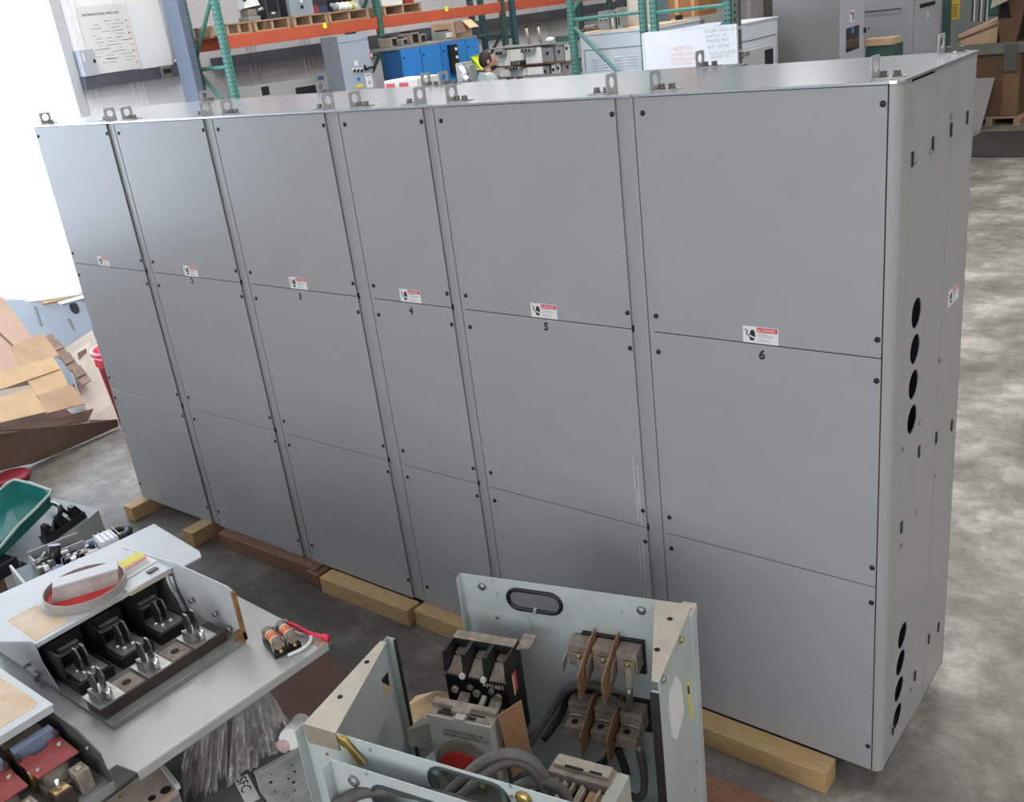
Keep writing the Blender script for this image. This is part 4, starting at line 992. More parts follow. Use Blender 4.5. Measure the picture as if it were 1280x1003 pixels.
# ---- loose pieces under the flat panel
wb = thing('metal_box', 'dirty white rusty metal cover with holes at the lower edge under the flat panel', 'cover', (-1.5, -1.75, .141))
DW = mat('dirty_white', (.60, .53, .47), .7, noise=(9., .25), col2=(.44, .34, .26))
w0 = [aZ(120, 1012, .68), aZ(196, 953, .68), aZ(222, 985, .68), aZ(165, 1030, .68)]
m = MB(); m.sheet(w0[::-1], .02, DW)
cen = sum(w0, Vector())/4
bt = [Vector((p.x, p.y, .142)) for p in w0]; m.hexa(bt+[p-Vector((0,0,.02)) for p in w0], MGREY); cb = build('body', m, wb)
m = MB()
for px, py, r_ in ((190, 998, .012), (150, 997, .005), (207, 988, .016)): p = aZ(px, py, .681); m.cyl(p, p+Vector((0,0,.0006)), r_, DARK if r_ > .006 else RUST, seg=12)
build('hole', m, cb)
m = MB(); m.sheet([aZ(194, 952, .69), aZ(199, 952, .69), aZ(226, 986, .69), aZ(220, 988, .69)], .02, PALE); build('rim', m, cb)
# clear plastic wrap, two hanging sheets
def wrap(px, zs, label, seed):
    r = random.Random(seed); m = MB(); nu, nv = 60, 44; vs = []
    (a, b), (c, d) = px
    for j in range(nv+1):
        v = j/nv
        for i in range(nu+1):
            u = i/nu
            x = (a[0]*(1-u)+b[0]*u)*(1-v)+(c[0]*(1-u)+d[0]*u)*v; y = (a[1]*(1-u)+b[1]*u)*(1-v)+(c[1]*(1-u)+d[1]*u)*v
            p = aZ(x, y, zs[0]*(1-v)+zs[1]*v)
            w_ = .075*mnoise.noise((u*5+seed*3, v*2.2, seed))+.040*mnoise.noise((u*13, v*5+seed, 2.+seed))+.018*mnoise.noise((u*26, v*13, 5.+seed))
            p += Vector((.75, -.55, .2))*(w_*(.4+v)); vs.append(p)
    fs = [(j*(nu+1)+i, j*(nu+1)+i+1, (j+1)*(nu+1)+i+1, (j+1)*(nu+1)+i) for j in range(nv) for i in range(nu)]
    m.faces(vs, fs, WRAP, smooth=True)
    o = solo('plastic_wrap', m, label, 'plastic wrap', 'clear plastic wrap under the flat panel')
    q = o.modifiers.new('t', 'SOLIDIFY'); q.thickness = .0008
WRAP = mat('plastic_wrap', (.80, .78, .74), .09, alpha=.27, noise=(4., .2), bump=(6., .5), stretch=(1., 2., 1.), spec=1., coat=1.)
wrap((((232, 930), (284, 884)), ((218, 1010), (284, 1012))), (.80, .45), 'clear plastic wrap hanging under the flat panel, left crumpled sheet', 2)
wrap((((292, 892), (331, 858)), ((284, 985), (372, 912))), (.83, .58), 'shiny clear plastic wrap twisted under the flat panel edge, right sheet', 5)
# dark grey box with lettering
sb_ = thing('lettered_box', 'dark grey steel box lettered SFC under the plastic wrap', 'box', (-1.35, -1.5, .141))
e0 = [aZ(276, 1010, .52), aZ(300, 968, .52), aZ(317, 960, .52), aZ(326, 985, .52)]
m = MB(); q4 = [aZ(296, 966, .53), aZ(316, 962, .53), aZ(332, 1030, .53), aZ(300, 1040, .53)]
bxM = frame(aZ(310, 962, .54), aZ(331, 1002, .54)-aZ(310, 962, .54))
m = MB(); m.box(0, .30, -.16, 0, -.398, 0, mat('box_dark_grey', (.13, .135, .13), .5, noise=(6., .2)), .004, bxM); bb = build('body', m, sb_)
m = MB(); fM = bxM @ T(0, -.002, 0)
m.box(.02, .15, -.052, -.008, 0, .001, PAPER, 0, bxM)
m.text('SFC', .045, LINE, bxM @ T(.022, -.047, .0012), .0004); build('label', m, bb)
# pale grey box with speckled holes
sp3 = thing('speckled_box', 'dirty pale grey steel box with dark specks left of the pale green latch plate', 'box', (-1.25, -1.45, .141))
h0 = aZ(320, 972, .60); h1 = aZ(378, 940, .60); Mh = frame(h0, h1-h0); hw = (h1-h0).length
m = MB(); m.box(0, hw, -.16, .012, -.459, 0, mat('speckled_grey', (.40, .42, .38), .55, noise=(16., .3)), .005, Mh); m.box(0, hw, -.004, .016, 0, .012, mat('speckled_grey', (.4,.42,.38)), .002, Mh); bb = build('body', m, sp3)
m = MB(); r = random.Random(8)
for i in range(12):
    x = .01+r.random()*(hw-.02); y = -.02-r.random()*.13; m.cyl((x, y, 0), (x, y, .0005), .002+.004*r.random(), DARK, seg=8, M=Mh)
build('mark', m, bb)
m = MB(); m.cyl(aZ(362, 925, .64), aZ(377, 905, .60), .035, PAPER, seg=14); m.cyl(aZ(352, 935, .62), aZ(366, 920, .62), .022, mat('pale_pink', (.62,.42,.40), .6), seg=12)
solo('taped_roll', m, 'white roll with a pinkish ring beside the plastic wrap', 'roll')
m = MB(); m.sheet([aZ(355, 1006, .45), aZ(395, 965, .50), aZ(402, 1006, .42)], .006, CARDL); pass
solo('cardboard_scrap', m, 'torn light cardboard flap at the lower edge, left of the front plate', 'cardboard')
# brown cardboard sheet on the floor behind flat panel end
m = MB(); m.sheet([(-2.9, -.75, .15), (-2.9, -1.16, .15), (-1.45, -1.16, .15), (-1.55, -.80, .15), (-1.93, -.64, .15), (-2.32, -.52, .15)], .008, mat('card_red_brown', (.13, .065, .042), .85, noise=(4., .25)))  # red-brown darkened to paint in the shadow below the flat panel
solo('cardboard_sheet', m, 'red-brown board lying on the skid below the flat panel end', 'board')

# ================================================================== CARDBOARD CORNER (left)
def pile(px, py, dz=0.): return aX(px, py, -6.05-(540-py)*.0072)+Vector((.62, -.3, .72))*dz
GR = 'flattened cardboard sheets in the heap'
def csheet(pts, dz, m, label, th=.008):
    mb = MB(); P = [pile(x, y, dz) for x, y in pts]
    n = sum((P[i].cross(P[(i+1) % len(P)]) for i in range(len(P))), Vector())
    if n.dot(Vector((.6, -.3, .7))) < 0: P = P[::-1]
    mb.sheet(P, th, m); return solo('cardboard_sheet', mb, label, 'cardboard', GR)
csheet([(-8, 368), (6, 377), (43, 427), (19, 436), (-8, 410)], .05, CARDP, 'pinkish cardboard sheet leaning highest at the left edge of the heap')
csheet([(-8, 405), (22, 432), (30, 445), (-8, 450)], .03, CARDP, 'cardboard sheet just below the leaning pinkish one at the left edge')
csheet([(12, 440), (55, 421), (76, 449), (27, 468)], .06, CARD, 'square brown cardboard sheet in the middle top of the heap')
csheet([(-8, 446), (14, 438), (28, 468), (-8, 478)], .07, CARDP, 'plain cardboard sheet at left edge beside the square brown one')
csheet([(-8, 476), (0, 474), (69, 453), (78, 468), (8, 493), (-8, 495)], .09, CARDL, 'long yellowish cardboard strip with folded edge across the heap')
csheet([(36, 480), (78, 466), (88, 488), (50, 504)], .075, CARDL, 'light tan cardboard flap with small holes in the middle of the heap')
csheet([(-8, 497), (40, 488), (43, 494), (-8, 509)], .085, mat('card_grey', (.42, .37, .33), .85), 'thin greyish cardboard strip low in the heap')
csheet([(-8, 511), (43, 494), (62, 524), (-8, 541)], .12, CARDL, 'large pale tan cardboard sheet lowest in front of the heap')
csheet([(50, 503), (92, 489), (110, 513), (62, 525)], .11, CARD, 'tan cardboard flap at the right front corner of the heap')
mb = MB()
for a in range(7):
    x = 60+a*7; y = 421+a*8.2; P = [pile(x-6, y+3, .02+.008*(a % 3)), pile(x+5, y-3, .02), pile(x+13, y+8, .03), pile(x+2, y+14, .035)]
    mb.sheet(P if a % 2 else P[::-1], .01, mat('card_torn', (.33, .25, .20), .9, noise=(8., .35)))
solo('torn_cardboard', mb, 'torn brown cardboard scraps along the right side of the heap', 'cardboard', GR)
mb = MB(); mb.sheet([pile(-8, 541, .05), pile(60, 531, .05), pile(117, 513, .02), pile(109, 527, .0), pile(60, 537, .03), pile(-8, 548, .03)], .01, CARDD)
solo('cardboard_sheet', mb, 'dark torn cardboard edge between heap and the dark front flap', 'cardboard', GR)
# carton: dark front flap and body under the heap
ct = thing('cardboard_carton', 'large brown carton with a dark curved front flap holding the cardboard heap', 'carton', (-6.6, .1, 0))
V = lambda x, y, X: aX(x, y, X)
top = [V(-25, 539, -6.0), V(0, 537, -6.0), V(50, 534, -6.02), V(100, 530, -6.06), V(146, 524, -6.08)]
botm = [V(-25, 597, -6.10), V(0, 588, -6.10), V(40, 579, -6.10), V(72, 571, -6.11), V(147, 533, -6.10)]
for p in botm[:4]: p.z = max(p.z, .004)
mb = MB(); vs = top+botm; mb.faces(vs, [(i, i+1, i+6, i+5) for i in range(4)], CARDD)  # shadowed face of the flap painted in dark cardboard
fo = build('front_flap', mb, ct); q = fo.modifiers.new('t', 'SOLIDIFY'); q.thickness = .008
mb = MB(); mb.box(-7.7, -6.7, -2.6, -.95, .002, 1.15, CARDD, .01); solo('cardboard_box', mb, 'tall brown cardboard box beyond the left end of the cardboard heap', 'box')  # unseen box, added to keep doorway light off the floor
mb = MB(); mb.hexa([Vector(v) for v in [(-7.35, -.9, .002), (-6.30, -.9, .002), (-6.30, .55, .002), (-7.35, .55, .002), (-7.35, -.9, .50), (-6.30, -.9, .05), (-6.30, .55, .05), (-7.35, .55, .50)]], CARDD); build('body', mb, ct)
# pale foam sheet with slot, leaning
Xf = -6.55
mb = MB(); A_ = [aX(79, 439, -6.95), aX(114, 416, -6.9), aX(150, 500, -6.45), aX(150, 528, -6.3), aX(112, 528, -6.3), aX(100, 500, -6.45)]
mb.sheet(A_, .03, mat('cream_foam', (.58, .53, .47), .75, noise=(3., .08))); 
fo = thing('foam_sheet', 'cream coloured sheet with a slot cut in it, leaning behind the red bin', 'sheet', (-6.6, .9, 0))
build('sheet', mb, fo)
mb = MB(); mb.sheet([aX(x, y, -6.80)+Vector((.03, 0, .02)) for x, y in ((95, 444), (106, 438), (108, 452), (98, 456))], .004, mat('slot_brown', (.30, .22, .19), .9)); build('slot', mb, fo)
# red bin
bc = Vector((-5.86, .79, 0)); 
rb = thing('red_bin', 'bright red plastic bin half hidden behind the leftmost cabinet', 'bin', bc)
RB = mat('bin_red', (.62, .015, .05), .38, noise=(5., .08))
mb = MB(); mb.lathe([(.15, .003), (.155, .003), (.205, .66), (.225, .665), (.225, .685), (.19, .685), (.145, .02), (0, .02)], RB, 36, T(*bc)); bb = build('body', mb, rb)
mb = MB(); mb.lathe([(.218, .682), (.222, .692), (.205, .692), (.20, .682)], mat('bin_rim_pink', (.72, .30, .33), .4), 36, T(*bc)); build('rim', mb, bb)
mb = MB(); mb.box(bc.x+.02, bc.x+.14, bc.y-.245, bc.y-.20, .60, .67, RB, .01); build('handle', mb, bb)
# grey steel enclosure in the doorway
ge = thing('steel_enclosure', 'long pale blue-grey steel enclosure lying in the open doorway behind the cardboard', 'box', (-8.4, 1.3, 0))
PB_ = mat('enclosure_pale', (.40, .45, .50), .45, noise=(4., .1))
a0 = aZ(-25, 372, .80); a1 = aZ(121, 378, .80); Me_ = frame(a0, a1-a0); ew = (a1-a0).length
mb = MB(); mb.box(0, ew, 0, .5, -.795, 0, PB_, .012, Me_); bb = build('body', mb, ge)
mb = MB()
def le(px, py): p = loc(Me_, px, py); return p
p = le(93, 385); mb.cyl((p.x, 0, p.z), (p.x, -.004, p.z), .055, DARK, seg=20, M=Me_)
for (x0, y0, x1, y1) in ((43, 383, 51, 408), (85, 398, 92, 413)):
    a, b = le(x0, y0), le(x1, y1); mb.prism([(a.x-.015, a.z), (a.x+.02, a.z), (b.x+.02, b.z), (b.x-.015, b.z)], -.004, 0, MGREY, Me_ @ PZX)
build('hole', mb, bb)
mb = MB()
for i, (px, py, w_, mm) in enumerate(((58, 373, .34, PAPER), (72, 370, .40, PAPER), (86, 371, .42, WOOD), (100, 372, .34, BLUEG))):
    p = aZ(px, py, .8195+.019*(i % 2)); Mq = T(*p) @ R(.5+.3*i, 'Z'); mb2 = MB(); mb2.box(-w_/2, w_/2, -.06, .06, -.018, .0, mm, .002, Mq)
    if i == 2 or i == 3: pass
    solo('scrap_board', mb2, ['lower white scrap board on the grey enclosure in the doorway', 'upper white scrap board on the grey enclosure in the doorway', 'wooden scrap strip on the grey enclosure in the doorway', 'blue-grey scrap strip on the grey enclosure, next to the leftmost cabinet'][i], 'board', 'scraps on the grey enclosure')
# ================================================================== BACKGROUND: rack on the left wall
RX, RB_ = -8.63, -9.22
PM = GREEN
def posts(t, base, dvec, w, h, braces, mat_=GREEN):
    """two perforated posts joined by braces, parts of the rack t; dvec = horizontal direction from one post to the other"""
    M = frame(base, Vector(dvec).normalized())
    for x in (0, w):
        m = MB(); m.box(x-.036, x+.036, -.036, .036, 0, h, mat_, .003, M)
        z = 1.0
        while z < h-.05:
            for sx in (-1, 1):
                m.box(x+sx*.018-.006, x+sx*.018+.006, -.0375, .0375, z, z+.02, DARK, 0, M)
            m.box(x-.0375, x+.0375, -.012, .0, z, z+.018, DARK, 0, M); z += .05
        m.box(x-.06, x+.06, -.06, .06, 0, .006, mat_, 0, M)
        build('post', m, t)
    for k, (za, zb) in enumerate(braces):
        m = MB(); m.cyl((.03, 0, za), (w-.03, 0, zb), .022, mat_, seg=6, M=M, smooth=False); build('brace', m, t)
rk = thing('pallet_rack', 'long pallet rack with green posts and orange beams along the left wall', 'rack', (RX, 8.2, 0))
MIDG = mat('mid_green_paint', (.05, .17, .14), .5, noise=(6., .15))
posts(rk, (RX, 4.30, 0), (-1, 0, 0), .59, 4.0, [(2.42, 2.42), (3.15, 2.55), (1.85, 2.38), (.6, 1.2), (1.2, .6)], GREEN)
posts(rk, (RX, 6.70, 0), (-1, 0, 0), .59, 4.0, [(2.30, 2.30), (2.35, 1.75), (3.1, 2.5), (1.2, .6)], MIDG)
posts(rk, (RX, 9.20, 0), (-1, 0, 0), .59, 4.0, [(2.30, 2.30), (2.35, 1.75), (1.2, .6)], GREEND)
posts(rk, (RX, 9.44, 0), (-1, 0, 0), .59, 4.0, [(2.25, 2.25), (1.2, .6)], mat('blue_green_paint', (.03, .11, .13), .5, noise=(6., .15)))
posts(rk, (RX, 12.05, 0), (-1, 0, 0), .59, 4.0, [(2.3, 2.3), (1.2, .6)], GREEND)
def beam(y0, y1, X, tagc=None, z0=2.60, z1=2.735, m=ORANGE):
    mb = MB(); mb.box(X-.02, X+.02, y0, y1, z0, z1, m, .004)
    for y in (y0+.002, y1-.006): mb.box(X-.022, X+.026, y, y+.004, z0-.04, z1+.02, m)
    bb = build('beam', mb, rk)
    if tagc:
        p = aX(*tagc, X+.0205); mb = MB(); mb.box(X+.0205, X+.022, p.y-.03, p.y+.03, p.z-.03, p.z+.03, mat('neon_tag', (.75, .85, .05), .6)); build('neon_tag', mb, bb)
for X, tg in ((RX, True), (RB_, False)):
    beam(4.345, 6.655, X, (406, 32) if tg else None); beam(6.745, 9.155, X, (558, 11) if tg else None); beam(9.485, 12.0, X)
# pallets on the rack
def pallet(y0, y1, label, z=2.737, x0=-9.23, x1=-8.62):
    t = thing('pallet', label, 'pallet', ((x0+x1)/2, (y0+y1)/2, z), 'wooden pallets on the orange rack')
    n = 5
    for k in range(n):
        x = x0+(x1-x0-.09)*k/(n-1); build('deck_board', MB().box(x, x+.09, y0, y1, z+.105, z+.12, PALLET, .002), t)
    for y in (y0, (y0+y1)/2-.02, y1-.04): build('stringer', MB().box(x0+.01, x1-.01, y, y+.04, z+.015, z+.105, PALLET, .002), t)
    for x in (x0, (x0+x1)/2-.045, x1-.09): build('bottom_board', MB().box(x, x+.09, y0, y1, z, z+.015, PALLET, .002), t)
pallet(4.37, 4.72, 'short pallet with blocks beside the first green frame')
pallet(4.76, 5.27, 'pallet under the grey machine parts and the dark monitor')
pallet(5.33, 5.86, 'pallet under the pale grey box and the red and blue tool')
pallet(5.88, 6.55, 'pallet under the white clutter, at the end of the first bay')
pallet(6.82, 7.52, 'pallet carrying the white box, beyond the second green frame')
PT = 2.8575
def onp(px, X=-8.8): return aX(px, 15, X).y
# things standing on the pallets
t = thing('machine_part', 'grey white machine casting with levers on the rack pallet', 'machine part', (-8.85, 4.92, PT))
m = MB(); m.box(-8.95, -8.75, 4.80, 4.97, PT, PT+.05, MGREY, .01); m.box(-8.92, -8.78, 4.82, 4.95, PT+.05, PT+.13, DUST, .01); m.hexa([Vector(v) for v in [(-8.92,4.78,PT+.14),(-8.76,4.78,PT+.14),(-8.76,5.0,PT+.16),(-8.92,5.0,PT+.16),(-8.90,4.80,PT+.27),(-8.78,4.80,PT+.27),(-8.78,4.96,PT+.30),(-8.90,4.96,PT+.30)]], WHITE); m.box(-8.88, -8.80, 4.83, 4.93, PT+.13, PT+.15, BLACK, .002); build('body', m, t)
m = MB(); m.cyl((-8.76, 4.80, PT+.22), (-8.72, 4.70, PT+.40), .02, BLACK).cyl((-8.8, 4.95, PT+.1), (-8.72, 5.0, PT+.12), .02, STEEL).box(-8.9, -8.78, 4.84, 4.92, PT+.30, PT+.50, DUST, .01); build('lever', m, t)
t = thing('monitor_cabinet', 'tall dark cabinet with a blue screen top on the rack pallet', 'cabinet', (-8.85, 5.13, PT))
m = MB(); m.box(-9.0, -8.72, 5.04, 5.24, PT, PT+.55, mat('charcoal', (.035,.04,.05), .45), .01); bb = build('body', m, t)
m = MB(); m.box(-8.722, -8.712, 5.06, 5.22, PT+.32, PT+.50, mat('screen_blue', (.05,.18,.50), .3), .003); build('screen', m, bb)
m = MB(); m.box(-8.722, -8.712, 5.07, 5.20, PT+.08, PT+.30, BLACK, .003); m.box(-8.712, -8.709, 5.10, 5.15, PT+.05, PT+.07, PAPER); build('panel', m, bb)
t = thing('electronics_box', 'pale blue-grey box with a dark side, knob and handle on the rack pallet', 'box', (-8.85, 5.5, PT))
m = MB(); m.box(-9.05, -8.70, 5.37, 5.73, PT, PT+.26, BLUEG, .006); bb = build('body', m, t)
m = MB(); m.box(-9.0, -8.75, 5.362, 5.372, PT+.01, PT+.25, mat('charcoal', (.035,.04,.05)), .001); build('side_panel', m, bb)
m = MB(); m.cyl((-8.70, 5.55, PT+.15), (-8.685, 5.55, PT+.15), .018, PAPER).cyl((-8.70, 5.55, PT+.09), (-8.685, 5.55, PT+.09), .018, BLACK); build('knob', m, bb)
m = MB(); m.tube([(-8.85, 5.45, PT+.26), (-8.85, 5.46, PT+.29), (-8.85, 5.55, PT+.29), (-8.85, 5.56, PT+.26)], .008, YEL, 8, sub=2); build('handle', m, bb)
t = thing('hand_tool', 'small red and dark blue tool at the front of the rack pallet', 'tool', (-8.75, 5.82, PT))
m = MB(); m.box(-8.80, -8.70, 5.80, 5.86, PT, PT+.07, mat('navy', (.03,.05,.13), .5), .008); m.box(-8.80, -8.70, 5.86, 5.95, PT, PT+.08, mat('navy', (.03,.05,.13)), .008); build('body', m, t)
m = MB(); m.prism([(5.74, PT), (5.80, PT), (5.80, PT+.075), (5.77, PT+.10), (5.74, PT+.06)], -8.80, -8.70, mat('tool_red', (.30,.03,.03), .5), Matrix(((0,0,1,0),(1,0,0,0),(0,1,0,0),(0,0,0,1)))); build('red_end', m, t)
r = random.Random(2)
for i, y in enumerate((6.10, 6.19, 6.28, 6.37)):
    m = MB(); mm = [BLUEG, WHITE, PAPER, mat('lime', (.5,.55,.15), .6)][i]
    m.ball((-8.72, y, PT+.05), .055, mm, (1, .8, .9), 10); m.ball((-8.70, y+.03, PT+.035), .035, WHITE, (1,1,1), 8); m.ball((-8.76, y-.02, PT+.075), .03, mm, seg=8)
    solo('plastic_bag', m, ['blue-grey crumpled bag, leftmost of the clutter on the rack pallet', 'white crumpled bag second from left in the rack clutter', 'white crumpled bag third from left in the rack clutter', 'yellowish crumpled bag rightmost in the rack clutter'][i], 'bag', 'crumpled bags on the rack')
t = thing('equipment_case', 'dark equipment case behind the crumpled bags on the rack', 'case', (-9.0, 6.3, PT))
m = MB(); m.box(-9.18, -8.86, 6.06, 6.52, PT, PT+.35, mat('charcoal', (.035,.04,.05)), .01); build('body', m, t)
m = MB(); m.box(-8.86, -8.85, 6.10, 6.48, PT+.05, PT+.30, BLACK, .002); build('front', m, t)
t = thing('white_carton', 'tilted white carton on the pallet beyond the second frame', 'carton', (-8.8, 7.0, PT))
m = MB(); m.hexa([Vector(v) for v in [(-9.1,6.88,PT),(-8.70,6.88,PT),(-8.70,7.25,PT),(-9.1,7.25,PT),(-9.1,6.80,PT+.30),(-8.68,6.80,PT+.30),(-8.68,7.25,PT+.34),(-9.1,7.25,PT+.34)]], WHITE); build('body', m, t)
m = MB(); m.box(-8.78, -8.68, 7.28, 7.45, PT, PT+.07, mat('tool_red', (.3,.03,.03)), .01); m.box(-8.79, -8.70, 7.32, 7.42, PT+.07, PT+.12, BLACK, .01)
solo('red_tool', m, 'small red and black tool beside the tilted white carton', 'tool')

# ---- long grey trough low behind the first bay
gt = thing('steel_channel', 'long pale grey steel channel with dark slots, below the first orange beam', 'channel', (-8.9, 5.2, 1.9))
a0, a1 = aX(299, 110, -8.78), aX(405, 94, -8.78)
Mq = frame(a0, a1-a0); cw = (a1-a0).length
m = MB(); m.box(0, cw, 0, .25, -.34, 0, mat('channel_grey', (.36,.37,.37), .45, noise=(3.,.1)), .006, Mq); bb = build('body', m, gt)
m = MB()
for (xa, ya, xb, yb) in ((326, 109, 337, 116), (369, 110, 397, 114)):
    a, b = loc(Mq, xa, ya), loc(Mq, xb, yb); m.box(a.x, b.x, -.003, 0, min(a.z, b.z)-.02, max(a.z, b.z), DARK, 0, Mq)
p = loc(Mq, 400, 97); m.box(p.x-.03, p.x+.03, -.003, 0, p.z-.02, p.z+.01, BLUE, 0, Mq); build('slot', m, bb)
st = thing('steel_stand', 'grey steel stand carrying the long pale channel behind the cabinets', 'stand', (-8.9, 5.2, 0))
for k in (.2, cw-.2): p = Mq @ Vector((k, .12, -.34)); build('leg', MB().box(p.x-.05, p.x+.05, p.y-.05, p.y+.05, 0, p.z-.001, MGREY), st)
# ---- grey control cabinet
C0 = aX(430, 100, -8.25); C1 = aX(468, 100, -8.25)
cc = thing('control_cabinet', 'tall blue-grey control cabinet with three knobs and a black handle under the orange beam', 'cabinet', (-8.5, (C0.y+C1.y)/2, 0))
y0, y1, zt_ = C0.y, C1.y, aX(430, 44, -8.25).z
xb = aY(402, 60, y0).x
CF = mat('cabinet_front_blue_grey', (.36, .42, .50), .42, noise=(3., .05)); CS = mat('cabinet_side_grey', (.18, .21, .235), .45, noise=(3., .08))  # side is the front colour darkened, face shade painted in
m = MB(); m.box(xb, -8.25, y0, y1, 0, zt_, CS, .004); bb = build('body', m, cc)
m = MB(); m.box(-8.25, -8.243, y0+.004, y1-.004, .02, zt_-.085, CF, .002); dd = build('door', m, cc)
m = MB(); m.box(-8.25, -8.244, y0+.004, y1-.004, zt_-.08, zt_-.004, CF, .002); build('head_panel', m, cc)
def onface(px, py, X=-8.243): return aX(px, py, X)
for k, px in enumerate((442, 446.5, 451)):
    p = onface(px, 87.5); m = MB(); m.box(-8.243, -8.239, p.y-.018, p.y+.018, p.z-.02, p.z+.022, PAPER); m.cyl((-8.243, p.y, p.z-.008), (-8.215, p.y, p.z-.008), .015, BLACK, seg=10); build('knob', m, dd)
p = onface(445, 79); m = MB(); m.box(-8.243, -8.240, p.y-.03, p.y+.03, p.z-.028, p.z+.028, PAPER); build('card', m, dd)
a, b = onface(456, 86), onface(466, 83); m = MB(); m.box(-8.243, -8.225, a.y-.012, a.y+.012, a.z-.02, a.z+.045, BLACK, .003); m.cyl((-8.225, a.y, a.z), (-8.19, b.y, b.z), .016, BLACK, seg=10); build('handle', m, dd)
p = onface(464, 69); m = MB(); m.box(-8.2425, -8.239, p.y-.022, p.y+.022, p.z-.028, p.z+.028, REDL); m.box(-8.239, -8.238, p.y-.008, p.y+.008, p.z-.018, p.z+.018, PAPER); build('red_label', m, dd)
p = onface(461, 100); m = MB(); m.box(-8.2425, -8.240, p.y-.055, p.y+.055, p.z-.09, p.z+.075, PAPER); m.box(-8.240, -8.239, p.y-.04, p.y+.04, p.z+.05, p.z+.06, LINE)
m.cyl((-8.240, p.y, p.z-.03), (-8.2385, p.y, p.z-.03), .022, GLINE, seg=14); build('warning_label', m, dd)
p = onface(448, 99); m = MB(); m.box(-8.2425, -8.240, p.y-.028, p.y+.028, p.z-.02, p.z+.02, BLUE); build('tape', m, dd)
p = onface(449, 107.5); m = MB(); m.box(-8.2425, -8.240, p.y-.06, p.y+.06, p.z-.018, p.z+.018, YEL); build('tape', m, dd)
# ---- blue cabinets
XB_ = -8.05
pa = [501, 526.5, 552, 584, 600.5]
ys = [aX(px, 70, XB_).y for px in pa]; zt_ = aX(502, 62, XB_).z
xb = aY(478, 75, ys[0]).x
for k in range(4):
    y0, y1 = ys[k]+.004, ys[k+1]-.004
    t = thing('blue_cabinet', ['bright blue steel cabinet nearest the grey control cabinet, with dark blue side', 'second bright blue steel cabinet from the left', 'third bright blue steel cabinet, with a black bracket hanging in front', 'rightmost, narrow bright blue steel cabinet'][k], 'cabinet', (-8.2, (y0+y1)/2, 0), 'row of bright blue cabinets')
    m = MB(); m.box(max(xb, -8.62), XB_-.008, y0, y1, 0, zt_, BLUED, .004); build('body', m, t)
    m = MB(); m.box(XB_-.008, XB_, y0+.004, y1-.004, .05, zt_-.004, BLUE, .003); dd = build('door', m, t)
    m = MB(); m.cyl((XB_, y0+.04, zt_-.10), (XB_+.01, y0+.04, zt_-.10), .012, DARK, seg=8); build('lock', m, dd)
m = MB(); p = aX(567, 72, XB_+.03); m.box(XB_+.002, XB_+.06, p.y-.07, p.y+.07, p.z-.20, p.z+.16, BLACK, .006)
for dz in (-.1, 0, .1): m.cyl((XB_+.06, p.y+.03, p.z+dz), (XB_+.07, p.y+.03, p.z+dz), .02, PAPER, seg=8)
solo('black_bracket', m, 'black slotted bracket hanging on the third blue cabinet', 'bracket')
# tops on blue cabinets: grey breakers on a tray
m = MB(); m.box(-8.60, XB_-.02, ys[0]-.02, ys[-1], zt_+.001, zt_+.03, MGREY, .004); solo('steel_tray', m, 'grey steel tray lying along the tops of the blue cabinets', 'tray')
zt2_ = zt_+.031
gp = 'grey breakers on top of the blue cabinets'
for k, (px, w_, h_, mm) in enumerate(((474, .12, .12, DUST), (482, .10, .09, MGREY), (491, .16, .14, DUST), (507, .12, .11, MGREY), (535, .20, .10, MGREY))):
    p = aX(px, 55, -8.30); y = max(p.y, ys[0]+.06+.0*k)
    if k < 3: y = ys[0]+.08+k*.19
    else: y = ys[0]+.60+(k-3)*.50
    t = thing('breaker', ['leftmost dusty breaker on the tray above the blue cabinets', 'small grey breaker second from the left above the blue cabinets', 'taller dusty breaker third from the left above the blue cabinets', 'grey breaker fourth from the left above the blue cabinets', 'wide grey breaker with white face above the blue cabinets'][k], 'breaker', (-8.3, y, zt2_), gp)
    m = MB(); m.box(-8.42, -8.20, y-w_/2, y+w_/2, zt2_, zt2_+h_, mm, .006); m.box(-8.40, -8.24, y-w_/4, y+w_/4, zt2_+h_, zt2_+h_+.02, BLACK, .003); build('body', m, t)
    m = MB(); m.box(-8.20, -8.195, y-w_*.3, y+w_*.3, zt2_+.02, zt2_+h_-.02, PAPER if k == 4 else BLACK); build('face', m, t)
t = thing('cardboard_box', 'open brown cardboard box on the right end of the blue cabinets', 'box', (-8.35, ys[-1]-.2, zt2_))
y1 = ys[-1]-.0; y0 = y1-.34
m = MB(); m.box(-8.56, -8.14, y0, y1, zt2_, zt2_+.20, CARD, .003); build('body', m, t)
m = MB(); m.sheet([(-8.14, y0+.16, zt2_+.20), (-8.14, y1, zt2_+.20), (-8.04, y1+.03, zt2_+.10), (-8.04, y0+.18, zt2_+.10)], .005, CARDL); build('flap', m, t)
m = MB(); m.sheet([(-8.14, y0, zt2_+.20), (-8.14, y0+.14, zt2_+.20), (-8.05, y0+.12, zt2_+.06), (-8.05, y0-.08, zt2_+.05)], .005, CARDD); build('flap', m, t)

